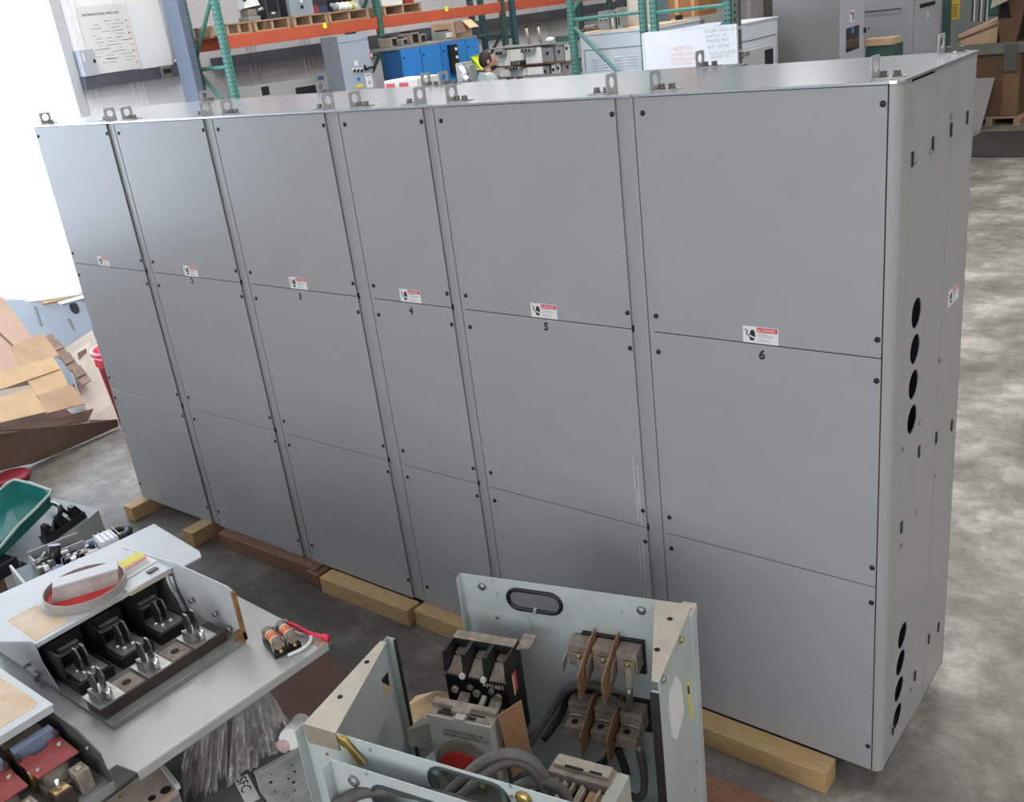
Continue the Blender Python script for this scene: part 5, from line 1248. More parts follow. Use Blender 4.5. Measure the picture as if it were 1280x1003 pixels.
# ---- white louvred cabinets and the teal rack frames in front of them
def louvred(M, w, z1, label, dep=1.0):
    """cabinet with louvres on its local -y face, from local x 0..w"""
    t = thing('louvred_cabinet', label, 'cabinet', M @ T(w/2, dep/2, 0), 'white louvred equipment cabinets')
    LW = mat('louvre_white', (.58, .63, .70), .45, noise=(2., .04))
    m = MB(); m.box(0, w, 0, dep, 0, z1-.021, LW, .006, M); build('body', m, t)
    m = MB(); m.box(-.01, w+.01, -.01, dep+.01, z1-.02, z1, LW, .003, M); build('roof', m, t)
    m = MB(); m.box(.06, w-.06, -.006, -.0005, .2, z1-.20, LW, .002, M)
    m.box(.05, w-.05, -.008, -.001, z1-.202, z1-.185, MGREY, 0, M); m.box(.048, .060, -.008, -.001, .2, z1-.19, MGREY, 0, M); m.box(w-.058, w-.05, -.008, -.001, .2, z1-.19, MGREY, 0, M)
    n = max(2, int((w-.2)/.17))
    for c in range(n):
        xa = .13+c*(w-.22)/n
        for k in range(9): m.prism([(0, 0), (-.012, -.002), (-.002, .012)], xa, xa+.11, LW, M @ T(0, -.006, z1-.30-k*.034) @ Matrix(((0,0,1,0),(1,0,0,0),(0,1,0,0),(0,0,0,1))))
    build('door', m, t)
    return t
YL = 8.1
lx0, lx1 = aY(728, 85, YL).x, aY(812, 60, YL).x
zl = aY(740, 42, YL).z
louvred(T(lx0, YL, 0), lx1+.15-lx0, zl, 'white louvred cabinet behind the teal rack frame and the whiteboard')
XR = -4.2; pr1 = aX(972, 40, XR); pr0 = aX(926, 60, XR); RZ = aX(968, 21, XR).z; RY0 = pr0.y-.25
louvred(frame((XR, RY0, 0), (0, 1, 0)), pr1.y-RY0, RZ, 'pale grey louvred cabinet right of the whiteboard', .9)
t2 = thing('opened_box', 'pale grey box with a dark square hole before the right louvred cabinet', 'box', (XR+.15, RY0+.5, 0))
XG = XR+.12; ga, gb = aX(925, 66, XG), aX(953, 60, XG); gc = aX(968, 57, XG); PB2 = mat('box_pale', (.42,.45,.45), .45)
m = MB(); m.box(XR+.015, XG, ga.y-.15, gc.y-.03, 0, ga.z, PB2, .004); bb = build('body', m, t2)
p, q_ = aX(956, 72, XG), aX(966, 58, XG); m = MB(); m.box(XG, XG+.004, p.y, q_.y, p.z-.1, (p.z+q_.z)/2+.03, DARK); build('opening', m, bb)
p = aX(928, 69, XG); Mw = wallM(XG+.001, p.y, p.z)
m = MB(); m.lathe([(.026, 0), (.036, .003), (.026, .004)], LINE, 20, Mw, sx=1.0)
for k in range(6): m.box(.06+k*.02, .072+k*.02, -.02, .022, 0, .003, MGREY, 0, Mw)
build('marking', m, bb)
# louvred cabinet tops: boards and things
m = MB(); m.box(lx0+.02, lx1+.10, YL+.02, YL+.95, zl+.001, zl+.02, TANL); solo('tan_board', m, 'tan board on the white louvred cabinet', 'board')
for k, (px, w_, h_) in enumerate(((757, .16, .22), (768, .07, .20), (776, .06, .24))):
    p = aY(px, 32, YL+.15); t = thing('control_box', ['grey control box with two white dials on the louvred cabinet', 'narrow grey box beside the control box with dials', 'narrow dark box rightmost on the white louvred cabinet'][k], 'control box', (p.x, YL+.2, zl+.021), 'boxes on the white louvred cabinet')
    m = MB(); m.box(p.x-w_/2, p.x+w_/2, YL+.12, YL+.28, zl+.021, zl+.021+h_, MGREY, .004); bb = build('body', m, t)
    m = MB()
    if k == 0:
        for dx in (-.04, .04): m.cyl((p.x+dx, YL+.12, zl+.16), (p.x+dx, YL+.112, zl+.16), .028, PAPER, seg=14); m.box(p.x+dx-.012, p.x+dx+.012, YL+.105, YL+.112, zl+.13, zl+.15, BLACK)
    else: m.box(p.x-.012, p.x+.012, YL+.115, YL+.12, zl+.06, zl+.15, PAPER if k == 1 else BLACK)
    build('dial', m, bb)
p = aY(790, 30, YL+.5); m = MB(); m.box(p.x-.13, p.x+.16, YL+.45, YL+.75, zl+.021, zl+.40, mat('cream_box', (.60,.58,.52), .5), .006); m.box(p.x-.16, p.x-.02, YL+.40, YL+.45, zl+.25, zl+.38, BLACK, .006)
solo('cream_box', m, 'cream box with a black fitting at the back of the louvred cabinet', 'box')
m = MB(); p = aY(735, 38, YL+.4); m.box(p.x-.10, p.x+.16, YL+.35, YL+.55, zl+.021, zl+.05, WOODR, .01); m.box(p.x-.05, p.x+.10, YL+.38, YL+.5, zl+.05, zl+.09, MGREY, .01); solo('scrap_bundle', m, 'brown and grey scrap bundle on the louvred cabinet behind the rack post', 'scrap')
# white bin further back
m = MB(); p = aY(785, 12, 11.); m.box(p.x-.35, p.x+.5, 11., 11.5, 0, p.z+.02, WHITE, .006); solo('white_cabinet', m, 'white cabinet far back, above the boxes on the louvred cabinet', 'cabinet')
YF = 7.75
f0, f1 = aY(716, 40, YF), aY(805, 40, YF)
posts(thing('pallet_rack', 'teal green perforated rack end left of the whiteboard', 'rack', (f0.x+.5, YF, 0), 'teal racks by the whiteboard'), (f0.x, YF, 0), (1, 0, 0), f1.x-f0.x, 4.2, [(aY(760, 20, YF).z,)*2, (aY(722, 34, YF).z, aY(785, 95, YF).z-.30), (aY(722, 12, YF).z, aY(722, 12, YF).z+.9), (1.2, .5)])
YG = 7.35
f0, f1 = aY(819, 40, YG), aY(911, 30, YG)
posts(thing('pallet_rack', 'teal green perforated rack end directly behind the whiteboard', 'rack', (f0.x+.5, YG, 0), 'teal racks by the whiteboard'), (f0.x, YG, 0), (1, 0, 0), f1.x-f0.x, 4.2, [(aY(865, 11, YG).z,)*2, (aY(865, 11, YG).z-.75, aY(905, 20, YG).z-.05), (1.2, .5)])
f2_ = aY(921, 40, 7.27); m = MB(); m.box(f2_.x-.035, f2_.x+.035, 7.24, 7.31, 0, 4.2, mat('worn_green', (.09, .11, .085), .6, noise=(9., .4)), .004)
z = 1.2
while z < 3.4: m.box(f2_.x-.010, f2_.x+.010, 7.238, 7.25, z, z+.03, DARK); z += .07
solo('rack_post', m, 'worn dark green rack post at the right edge of the whiteboard', 'rack post')
# whiteboard
YW = 7.0
c = [aY(804, 41, YW), aY(919, 30, YW), aY(921, 78, YW), aY(803, 86, YW)]
wbx0, wbx1 = c[0].x, c[1].x; wz1 = (c[0].z+c[1].z)/2; wz0 = 1.55
wb_ = thing('whiteboard', 'white board with red and grey handwriting standing behind the cabinets', 'whiteboard', ((wbx0+wbx1)/2, YW, 0))
m = MB(); m.box(wbx0, wbx1, YW, YW+.025, wz0, wz1, mat('whiteboard_white', (.64, .66, .71), .3), .002); bb = build('board', m, wb_)
m = MB(); m.box(wbx0-.02, wbx0, YW-.006, YW+.03, wz0, wz1-.01, WHITE, .002); m.box(wbx1, wbx1+.012, YW-.006, YW+.03, wz0, wz1-.01, WHITE, .002); build('frame', m, wb_)
for x in (wbx0+.1, wbx1-.1): build('leg', MB().box(x-.02, x+.02, YW+.03, YW+.07, 0, wz1-.2, STEELG), wb_)
RI = mat('red_ink', (.70, .38, .36), .6); GI = mat('pencil_grey', (.36, .37, .42), .6); BI = mat('blue_ink', (.45, .56, .78), .6)
WM = lambda px, py: T(aY(px, py, YW-.0008).x, YW-.0008, aY(px, py, YW).z) @ PANM
m = MB()
for i, (px, py, tx, s) in enumerate(((880, 42, 'WORK AND ORDERS', .050), (882, 48, 'SWITCH  ID', .045), (883, 54, 'FINGER  BUS', .045), (885, 61, 'BUS  COVER', .045), (887, 69, 'LUGS TO LAND 1600', .042), (889, 74, 'FRAME  ID', .045))): m.text(tx, s, GI, WM(px, py) @ R(.02, 'Z'), .0003)
build('grey_writing', m, bb)
m = MB()
for px, py, tx, s in ((838, 64, 'I NEED TO', .055), (838, 71, 'ORDER LUGS FOR', .042), (839, 77, 'SECTION 4 AND', .042), (841, 82, 'TOP COVER', .042)): m.text(tx, s, RI, WM(px, py), .0003)
build('red_writing', m, bb)
m = MB(); m.text('SHIPPING SCHEDULE WEEKLY', .045, BI, WM(842, 40), .0002); build('blue_writing', m, bb)
# things behind frames to the right of the teal frame
t = thing('shelf_cartons', 'orange-brown carton strapped high behind the teal rack frame', 'carton', (-5.2, 9.4, 0))
p0, p1 = aY(836, 10, 9.6), aY(874, 18, 9.6); m = MB(); m.box(p0.x, p1.x, 9.6, 10.1, p1.z-.02, p1.z+.9, mat('orange_wood', (.44, .19, .07), .7, noise=(4., .25), stretch=(14., 1., 1.)), .004); build('body', m, t)
m = MB()
for px in (846, 866): p = aY(px, 10, 9.598); m.box(p.x-.025, p.x+.025, 9.595, 9.6, p1.z-.02, p1.z+.88, mat('tape_tan', (.62,.40,.18), .5)); 
build('strap', m, t)
m = MB(); p = aY(855, 26, 9.6); m.box(p0.x+.02, p1.x, 9.6, 10.1, 0, p1.z-.02, mat('pale_stand', (.50,.50,.46), .5), .004); m.box(p.x-.10, p.x-.02, 9.55, 9.6, p.z-.05, p.z+.08, BLACK, .004)
build('stand', m, t)
m = MB(); p = aY(870, 30, YG+.6); p2_ = aY(905, 24, 9.6); p1__ = aY(858, 27, 9.2); m.box(p1__.x-.1, XR-1.35, 9.2, 9.5, 0, p1__.z, mat('brown_top_unit', (.26,.23,.21), .6, noise=(4.,.2)), .004); solo('brown_unit', m, 'dull brown-topped unit behind the whiteboard', 'unit')
m = MB(); p0, p1 = aY(822, 10, 10.4), aY(836, 10, 10.4); m.box(p0.x-.1, p1.x+.15, 10.4, 10.9, 0, p0.z+.9, mat('slate_panel', (.13,.19,.21), .5), .004); solo('slate_cabinet', m, 'slate grey cabinet far back between teal frame and the orange carton', 'cabinet')
m = MB(); p = aY(964, 5, 14); m.cyl((p.x, 14, 0), (p.x, 14, 6.4), .13, mat('pipe_dark', (.10,.105,.09), .6), seg=20); solo('steel_pipe_column', m, 'dark round steel column behind the louvred grey cabinet', 'column')

# ---- white bins on a shelf
YS = 8.2
def bxs_(pxa, pxb, pya, pyb, Y): a = aY(pxa, pyb, Y); b = aY(pxb, pya, Y); return a.x, b.x, a.z, b.z
sx0, sx1 = aY(612, 80, YS).x, aY(716, 70, YS).x
zmid = aY(678, 80, YS).z; ztop = aY(650, 59, YS).z; zlow = aY(660, 96, YS).z
sh = thing('steel_shelf', 'grey steel shelf unit holding the white bins, behind the person', 'shelf', ((sx0+sx1)/2, YS+.2, 0))
for z, mm in ((ztop, MGREY), (zmid-.005, WOODR), (zlow, MGREY)): build('shelf_board', MB().box(sx0-.02, sx1, YS-.01, YS+.42, z, z+.015, mm, .002), sh)
for x in (sx0-.02, sx1-.04):
    for y in (YS+.38,): build('post', MB().box(x, x+.04, y+.045, y+.085, 0, ztop+.03, MGREY, .002), sh)
LBW = ['leftmost white bin on the upper row, beside the person', 'middle white bin on the upper row', 'right white bin on the upper row with a dark breaker at its top', 'leftmost white bin on the lower row', 'middle white bin on the lower row', 'right white bin on the lower row']
xs3 = [(622, 636.5), (637.5, 655), (656.5, 677)]
BW_ = mat('bin_white', (.86, .85, .82), .5, noise=(4., .06))
proto = None
for row, (zb_, zt_) in enumerate(((zmid+.011, ztop-.02), (zlow+.016, zmid-.03))):
    for k, (pa_, pb_) in enumerate(xs3):
        xa, xb_ = aY(pa_, 72, YS).x, aY(pb_, 72, YS).x
        t = thing('white_bin', LBW[row*3+k], 'bin', ((xa+xb_)/2, YS+.15, zb_), 'white bins on the grey shelf')
        m = MB(); m.box(xa+.004, xb_-.004, YS+.01, YS+.36, zb_, zt_, BW_, .004); build('body', m, t)
        m = MB(); m.box(xa+.002, xb_-.002, YS+.004, YS+.010, zb_+.004, zt_-.004, BW_, .002); build('front', m, t)
for k, (pxa, pxb, pya, pyb, lb) in enumerate(((621, 631, 63, 69, 'dark breaker at the top of the leftmost white bin'), (652, 667, 59.5, 66, 'dark grey breaker across the top of the right white bin'), (641, 654, 75.5, 82, 'black breaker between the white bin rows'), (637, 651, 82.5, 88.5, 'grey breaker hanging below the black one at the white bins'))):
    xa, xb_, za, zb_ = bxs_(pxa, pxb, pya, pyb, YS-.05)
    t = thing('breaker', lb, 'breaker', ((xa+xb_)/2, YS-.05, za), 'breakers on the white bins')
    m = MB(); m.box(xa, xb_, YS-.085, YS+.004, za, zb_, BLACK if k == 2 else MGREY, .006); build('body', m, t)
    m = MB()
    for q_ in (.25, .5, .75): m.box(xa+(xb_-xa)*q_-.012, xa+(xb_-xa)*q_+.012, YS-.092, YS-.085, (za+zb_)/2-.02, (za+zb_)/2+.02, BDX if k != 2 else DUST)
    build('toggle', m, t)
for k, (pxa, pxb, pya, pyb, zb_, mm, lb) in enumerate(((678.5, 691, 59, 74, zmid, MGREY, 'grey breaker left on the shelf right of the white bins'), (694, 704, 57, 73, zmid, MGREY, 'grey breaker with round hole beside a cream post'), (706.5, 711, 53, 72, zmid, mat('cream_box', (.6,.58,.52)), 'narrow cream upright right of grey breakers'), (677.5, 686, 82, 93, zlow, MGREY, 'small grey box on the lower shelf right of the white bins'), (690, 694, 80, 93, zlow, mat('cream_box', (.6,.58,.52)), 'left thin cream upright on the lower shelf'), (696, 700, 78, 91, zlow, mat('cream_box', (.6,.58,.52)), 'right thin cream upright on the lower shelf'), (703, 716, 76, 86, zlow, MGREY, 'sloping grey scrap tray at right end of the lower shelf'))):
    xa, xb_, za, zc = bxs_(pxa, pxb, pya, pyb, YS+.02)
    t = thing('breaker' if mm is MGREY and k < 4 else 'metal_part', lb, 'breaker' if mm is MGREY and k < 4 else 'metal part', ((xa+xb_)/2, YS+.1, zb_), 'metal parts on the grey shelf')
    m = MB(); m.box(xa, xb_, YS+.02, YS+.20, zb_+(.011 if zb_ == zmid else .016), zc, mm, .012 if k < 2 else .004); bb = build('body', m, t)
    m = MB(); m.box((xa+xb_)/2-.02, (xa+xb_)/2+.012, YS+.012, YS+.022, zc-.09, zc-.05, BLACK); build('opening', m, bb)
m = MB(); xa, xb_, za, zc = bxs_(694.5, 712, 46, 53, YS+.02); m.box(xa, xb_, YS+.02, YS+.3, ztop+.016, zc+.02, GREEND, .004); solo('dark_green_box', m, 'flat dark green box on top of the grey shelf by the teal post', 'box')
m = MB(); p = aY(687, 54, YS+.1); m.ball((p.x, YS+.12, ztop+.05), .05, WHITE, (1.4, 1, .7), 10); solo('plastic_bag', m, 'small white crumpled bag on top of the grey shelf', 'bag')
for k, (px, a_) in enumerate(((662, .08), (677, .05))):
    p = aY(px, 55, YS+.2); m = MB(); m.cyl((p.x, YS+.2, ztop+.016), (p.x-.03, YS+.2, ztop+.22), .02, DUSTM, seg=10); m.cyl((p.x-.03, YS+.2, ztop+.22), (p.x-.035, YS+.2, ztop+.26), .008, BLACK, seg=8)
    solo('spray_tube', m, ['left slim grey bottle on top of the grey shelf', 'right slim brown bottle on top of the grey shelf'][k], 'bottle', 'slim bottles on the shelf')
# grey machine left of the person
YM = 6.3
t = thing('grey_breaker_frame', 'grey breaker frame with a white curved part, left of the person', 'breaker', (-6.8, YM, 0))
a = aY(571, 97, YM); b = aY(586, 78, YM)
m = MB(); m.box(a.x, a.x+(b.x-a.x)*.45, YM, YM+.2, a.z-.05, b.z, LGREY, .01); m.box(a.x+(b.x-a.x)*.6, b.x, YM, YM+.12, a.z-.05, b.z-.03, MGREY, .01); m.box(a.x, b.x, YM+.02, YM+.12, 0, a.z-.05, MGREY, .006); bb = build('body', m, t)
m = MB(); m.tube([(a.x+.10, YM-.02, b.z-.04), (a.x+.16, YM-.04, b.z-.10), (a.x+.15, YM-.04, a.z+.02), (a.x+.19, YM-.03, a.z-.03)], .03, WHITE, 10); build('curved_part', m, bb)
m = MB(); p = aY(596.5, 77, 7.62)
m.faces([p+Vector(v) for v in [(-.13,0,-.09),(.10,-.04,-.11),(.16,.06,-.04),(.10,.10,.05),(.02,.0,.09),(-.08,-.02,.07),(-.15,.06,.0),(0,.16,-.05)]], [(0,1,2,3,4,5,6),(0,7,1),(1,7,2),(2,7,3),(3,7,4),(4,7,5),(5,7,6),(6,7,0)], HIVIS)
m.box(p.x-.09, p.x+.09, p.y+.10, p.y+.18, 0, p.z-.03, MGREY)
solo('hi_vis_bundle', m, 'bright yellow hi-vis bundle just behind the person', 'bundle')
# red and white carton on back edge
m = MB(); p = aY(501, 103, 3.5); 
t = thing('red_white_carton', 'red and white cartons showing over the cabinet top before the blue cabinets', 'carton', (p.x, 3.6, 0))
m.box(p.x-.20, p.x+.19, 3.5, 3.8, p.z-.3, p.z+.02, PAPER, .004); bb = build('body', m, t)
m = MB()
for dx in (-.13, .03): m.box(p.x+dx-.05, p.x+dx+.05, 3.495, 3.5, p.z-.04, p.z-.005, REDL)
build('label', m, bb); build('stand', MB().box(p.x-.18, p.x+.17, 3.52, 3.78, 0, p.z-.3, MGREY), t)
# ---- person
def person():
    hp = aD(607, 79, 12.3)
    gy = hp.z-1.62; root = Vector((hp.x, hp.y, gy))
    t = thing('person', 'person in a pale green T-shirt with dark hair and beard, seen from behind turning right', 'person', root)
    a = math.radians(48); fw = Vector((math.cos(a), math.sin(a), 0)); sd = Vector((-fw.y, fw.x, 0))   # facing +X-ish
    P = lambda f, s, z: root+fw*f+sd*s+Vector((0,0,z))
    vs, es, rd = [], [], []
    def add(p, r, par=None):
        vs.append(p); rd.append(r)
        if par is not None: es.append((par, len(vs)-1))
        return len(vs)-1
    pel = add(P(0,0,.98), .15); ab = add(P(0,0,1.12), .145, pel); ch = add(P(-.01,0,1.30), .165, ab); nk = add(P(-.01,0,1.46), .075, ch); n2 = add(P(.01,0,1.53), .058, nk)
    for s in (-1, 1):
        sh_ = add(P(0, s*.19, 1.42), .07, ch); el = add(P(.10, s*.27, 1.16), .045, sh_); wr = add(P(.33, s*.20, 1.12), .032, el)
        pm = add(P(.40, s*.19, 1.12), .034, wr)
        for k, (dy, ln) in enumerate(((-.030, .075), (-.010, .09), (.012, .085), (.032, .065))):
            f1 = add(P(.44, s*.19+dy, 1.12), .010, pm); f2 = add(P(.44+ln*.6, s*.19+dy, 1.105), .009, f1); add(P(.44+ln*.9, s*.19+dy, 1.08), .008, f2)
        th = add(P(.40, s*.15, 1.105), .011, pm); add(P(.44, s*.13, 1.09), .010, th)
        hip = add(P(0, s*.10, .90), .10, pel); kn = add(P(.03, s*.11, .50), .062, hip); an = add(P(0, s*.11, .09), .042, kn); add(P(.14, s*.12, .045), .040, an)
    me = bpy.data.meshes.new('body'); me.from_pydata([MW[t].inverted() @ v for v in vs], es, [])
    o = bpy.data.objects.new('body', me); COL.objects.link(o); o.parent = t; MW[o] = MW[t]
    md = o.modifiers.new('skin', 'SKIN'); me.skin_vertices[0].data[0].use_root = True
    for i, q in enumerate(rd): me.skin_vertices[0].data[i].radius = (q, q)
    s2 = o.modifiers.new('sub', 'SUBSURF'); s2.levels = 2; s2.render_levels = 2
    me.materials.append(SKIN)
    # head, part of the figure
    h = MB(); hc = P(.03, 0, 1.645); Mh_ = frame(hc, fw)
    h.ball((0,0,0), .1, SKIN, (1.0, .78, 1.2), 24, Mh_); h.ball((.045, 0, -.065), .062, SKIN, (1, .85, .9), 16, Mh_); h.ball((.105, 0, -.012), .02, SKIN, (1.1, .7, 1.2), 10, Mh_)
    h.ball((-.005, .080, -.01), .025, SKIN, (.9, .4, 1.3), 10, Mh_); h.ball((-.005, -.080, -.01), .025, SKIN, (.9, .4, 1.3), 10, Mh_)
    for s in (-1, 1): h.ball((.088, s*.033, .015), .010, PAPER, (.6,1,.7), 8, Mh_); h.ball((.094, s*.033, .015), .005, LINE, (.6,1,1), 8, Mh_)
    h.box(.090, .102, -.022, .022, -.062, -.054, mat('lip', (.35,.13,.11), .6), .003, Mh_)
    h.cyl((-.01, 0, -.17), (0, 0, -.06), .055, SKIN, M=Mh_)
    build('head', h, o)
    hm = MB(); hm.ball((-.012, 0, .016), .106, HAIR, (.98, .80, 1.12), 24, Mh_)
    bm = hm.bm; inv = Mh_.inverted()
    kill = []
    for f in bm.faces:
        c = inv @ f.calc_center_median()
        if c.x > .045 and c.z < .075 or c.z < -.07 or (c.x > .02 and c.z > .092): kill.append(f)
    bmesh.ops.delete(bm, geom=kill, context='FACES'); build('hair', hm, t)
    bd = MB(); bd.ball((.040, 0, -.078), .066, HAIR, (1.02, .92, .72), 18, Mh_)
    kill = [f for f in bd.bm.faces if (inv @ f.calc_center_median()).z > -.045]; bmesh.ops.delete(bd.bm, geom=kill, context='FACES'); build('beard', bd, t)
    # T-shirt
    sv, se, sr = [], [], []
    def ad(p, r, par=None):
        sv.append(p); sr.append(r)
        if par is not None: se.append((par, len(sv)-1))
        return len(sv)-1
    x0 = ad(P(0,0,.90), .165); x1 = ad(P(0,0,1.12), .16, x0); x2 = ad(P(-.01,0,1.30), .18, x1); x3 = ad(P(-.01,0,1.475), .092, x2)
    for s in (-1, 1): x4 = ad(P(0, s*.20, 1.425), .100, x2); ad(P(.05, s*.24, 1.28), .07, x4)
    me = bpy.data.meshes.new('t_shirt'); me.from_pydata([MW[t].inverted() @ v for v in sv], se, []); o2 = bpy.data.objects.new('t_shirt', me); COL.objects.link(o2); o2.parent = t; MW[o2] = MW[t]
    o2.modifiers.new('skin', 'SKIN'); me.skin_vertices[0].data[0].use_root = True
    for i, q in enumerate(sr): me.skin_vertices[0].data[i].radius = (q, q)
    s3 = o2.modifiers.new('sub', 'SUBSURF'); s3.levels = 2; s3.render_levels = 2; me.materials.append(SHIRT)
    tr_ = MB()
    for s in (-1, 1): tr_.tube([P(0, s*.10, .92), P(.03, s*.112, .50), P(0, s*.112, .10)], [.118]*6+[.085]*6+[.07], mat('trousers_dark', (.04,.045,.06), .8), 12)
    build('trousers', tr_, t)
    pl = MB(); pl.box(root.x-.38, root.x+.38, root.y-.38, root.y+.38, 0, gy-.001, PALLET, .01); solo('work_platform', pl, 'low wooden platform the person stands on', 'platform')
person()

# ---- right-hand background: tall grey cabinets
YT = 9.0
x1_ = aY(1050, 60, YT).x; x0_ = aY(966, 40, YT).x
D2 = mat('cabinet_shade_grey', (.19, .19, .195), .45, noise=(3., .06)); L2 = mat('cabinet_pale_front', (.44, .47, .53), .42, noise=(3., .05))  # body and front colours carry the shade and light of each face
yb = aX(1080, 60, x1_).y
t = thing('tall_cabinet', 'tall grey cabinet with a dark screen and warning label on its narrow front', 'cabinet', ((x0_+x1_)/2, YT+.3, 0))
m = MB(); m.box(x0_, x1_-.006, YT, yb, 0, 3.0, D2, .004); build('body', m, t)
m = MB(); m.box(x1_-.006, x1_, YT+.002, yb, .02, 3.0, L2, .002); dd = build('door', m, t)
F2 = lambda px, py: aX(px, py, x1_+.001)
m = MB(); q_ = [F2(1057.5, 36), F2(1074, 31), F2(1074, 60), F2(1057.5, 66)]; m.sheet(q_[::-1] if (q_[1]-q_[0]).cross(q_[3]-q_[0]).x < 0 else q_, .003, mat('dark_glass', (.02,.022,.025), .15)); sc_ = build('screen', m, dd)
p = F2(1066, 38); m = MB(); m.box(x1_+.001, x1_+.003, p.y-.035, p.y+.03, p.z-.03, p.z+.03, mat('lit_blue', (.06,.22,.60), .3)); build('display', m, sc_)
p = F2(1065, 20); m = MB(); m.box(x1_, x1_+.002, p.y-.07, p.y+.065, p.z-.065, p.z+.065, PAPER); m.box(x1_+.002, x1_+.0025, p.y-.06, p.y+.0, p.z+.02, p.z+.05, REDL); m.prism([(p.y+.01, p.z-.05), (p.y+.04, p.z-.05), (p.y+.05, p.z+.03), (p.y+.03, p.z+.05), (p.y+.01, p.z+.02)], 0, .0025, LINE, T(x1_, 0, 0) @ Matrix(((0,0,1,0),(1,0,0,0),(0,1,0,0),(0,0,0,1)))); build('warning_label', m, dd)
p = F2(1079, 38); m = MB(); m.box(x1_, x1_+.03, yb-.03, yb-.005, p.z-.03, p.z+.03, BLACK, .003); m.box(x1_+.01, x1_+.05, yb-.02, yb+.05, p.z+.0, p.z+.03, STEEL, .004); build('latch', m, dd)
YU = 11.0
u0, u1_ = aY(1078, 40, YU).x, aY(1141, 40, YU).x
yb2 = aX(1174, 40, u1_).y
t = thing('large_enclosure', 'large grey two-sided enclosure with dark slots near its top, behind the tall cabinet', 'enclosure', ((u0+u1_)/2, YU+.5, 0))
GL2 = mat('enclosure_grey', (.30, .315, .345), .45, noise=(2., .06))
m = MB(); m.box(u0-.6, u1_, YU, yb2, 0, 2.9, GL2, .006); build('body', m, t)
m = MB(); m.box(u1_, u1_+.005, YU+.06, yb2, .03, 2.88, L2, .002); sd_ = build('side_door', m, t)  # side door takes the paler, lit-face colour
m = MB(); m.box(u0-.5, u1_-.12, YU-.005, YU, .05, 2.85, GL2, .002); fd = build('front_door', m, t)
F3 = lambda px, py: aY(px, py, YU-.006)
m = MB(); a, b = F3(1081, 15), F3(1127, 12); m.box(a.x-.2, b.x, YU-.010, YU-.005, (a.z+b.z)/2-.05, (a.z+b.z)/2+.0, MGREY); m.box(a.x-.2, b.x, YU-.012, YU-.005, (a.z+b.z)/2+.0, (a.z+b.z)/2+.012, DARK)
build('slot', m, fd)
F4 = lambda px, py: aX(px, py, u1_+.006)
m = MB(); a, b = F4(1150, 7), F4(1169, 3); m.box(u1_+.005, u1_+.009, a.y, b.y, (a.z+b.z)/2-.03, (a.z+b.z)/2+.02, DARK); build('slot', m, sd_)
p = F4(1160, 18); m = MB(); m.box(u1_+.005, u1_+.008, p.y-.03, p.y+.03, p.z-.04, p.z+.04, PAPER); build('label', m, sd_)
m = MB(); p = aY(1098, 55, 9.9); 
t = thing('cardboard_box', 'small brown cardboard on a green base beside the tall cabinet screen', 'box', (p.x, 9.9, 0)); m.box(p.x-.18, p.x+.17, 9.9, 10.2, p.z-.02, p.z+.06, CARD, .004); build('body', m, t); m = MB(); m.box(p.x-.16, p.x+.18, 9.92, 10.25, 0, p.z-.02, GREEND, .004); build('base', m, t)
# far right
m = MB(); p = aY(1181, 40, 13.0); m.box(p.x-.05, p.x+.05, 13.0, 13.1, 0, 4., GREEND, .004); solo('rack_post', m, 'dark green rack post right of the large grey enclosure', 'rack post')
YV = 17.5
va, vb = aY(1184, 40, YV).x, aY(1262, 40, YV).x
t = thing('machine', 'grey machine with a yellow notice and three dark vertical slots at right', 'machine', ((va+vb)/2, YV+.5, 0))
m = MB(); m.box(va, vb+.8, YV, YV+1, 0, 3.2, mat('machine_grey', (.20,.225,.22), .5, noise=(3.,.1)), .01); bb = build('body', m, t)
F5 = lambda px, py, o=.001: aY(px, py, YV-o)
a, b = F5(1186, 25), F5(1200, 2); m = MB(); m.box(a.x, b.x, YV-.004, YV, a.z, b.z+.05, mat('notice_yellow', (.55,.40,.03), .6)); 
for k in range(6): m.box(a.x+.03, b.x-.03, YV-.006, YV-.004, a.z+.04+k*.04, a.z+.055+k*.04, BROWN)
build('yellow_notice', m, bb)
for px in (1216, 1224.5, 1232):
    a, b = F5(px-2.5, 27), F5(px+2, 0); m = MB(); m.box(a.x, b.x, YV-.004, YV, a.z, b.z+.3, mat('slot_dark', (.05,.05,.045), .6)); m.box(b.x, b.x+.02, YV-.008, YV, a.z, b.z+.3, WHITE); build('slot', m, bb)
m = MB(); a = F5(1236, 15); m.box(a.x, a.x+.22, YV-.06, YV-.01, a.z-.05, a.z+.4, mat('green_machine', (.03,.10,.06), .5), .01); build('green_part', m, bb)
# big carton on a pallet
YB = 14.6
ca, cb_ = aY(1205, 110, YB).x, aY(1275, 110, YB).x; zc = aY(1240, 68, YB).z
t = thing('pallet', 'wooden pallet under the big brown carton at the right edge', 'pallet', ((ca+cb_)/2, YB+.5, 0))
for x in (ca-.05, (ca+cb_)/2-.05, cb_-.05): build('stringer', MB().box(x, x+.1, YB-.05, YB+1.1, 0, .10, PALLET, .003), t)
for k in range(6): build('deck_board', MB().box(ca-.08, cb_+.08, YB-.06+k*.2, YB+.08+k*.2, .10, .13, PALLET, .003), t)
m = MB(); CB = mat('carton_brown', (.14, .08, .042), .8, noise=(1.5, .2)); t = thing('cardboard_carton', 'big brown carton on a pallet at the right edge', 'carton', ((ca+cb_)/2, YB+.5, .131))
m.box(ca, cb_, YB, YB+1.0, .131, zc, CB, .01); build('body', m, t); x_ = aY(1254, 100, YB).x; m = MB(); m.box(x_, cb_-.02, YB-.004, YB, .14, zc-.02, mat('carton_tan', (.20,.12,.06), .8)); build('side_panel', m, t)
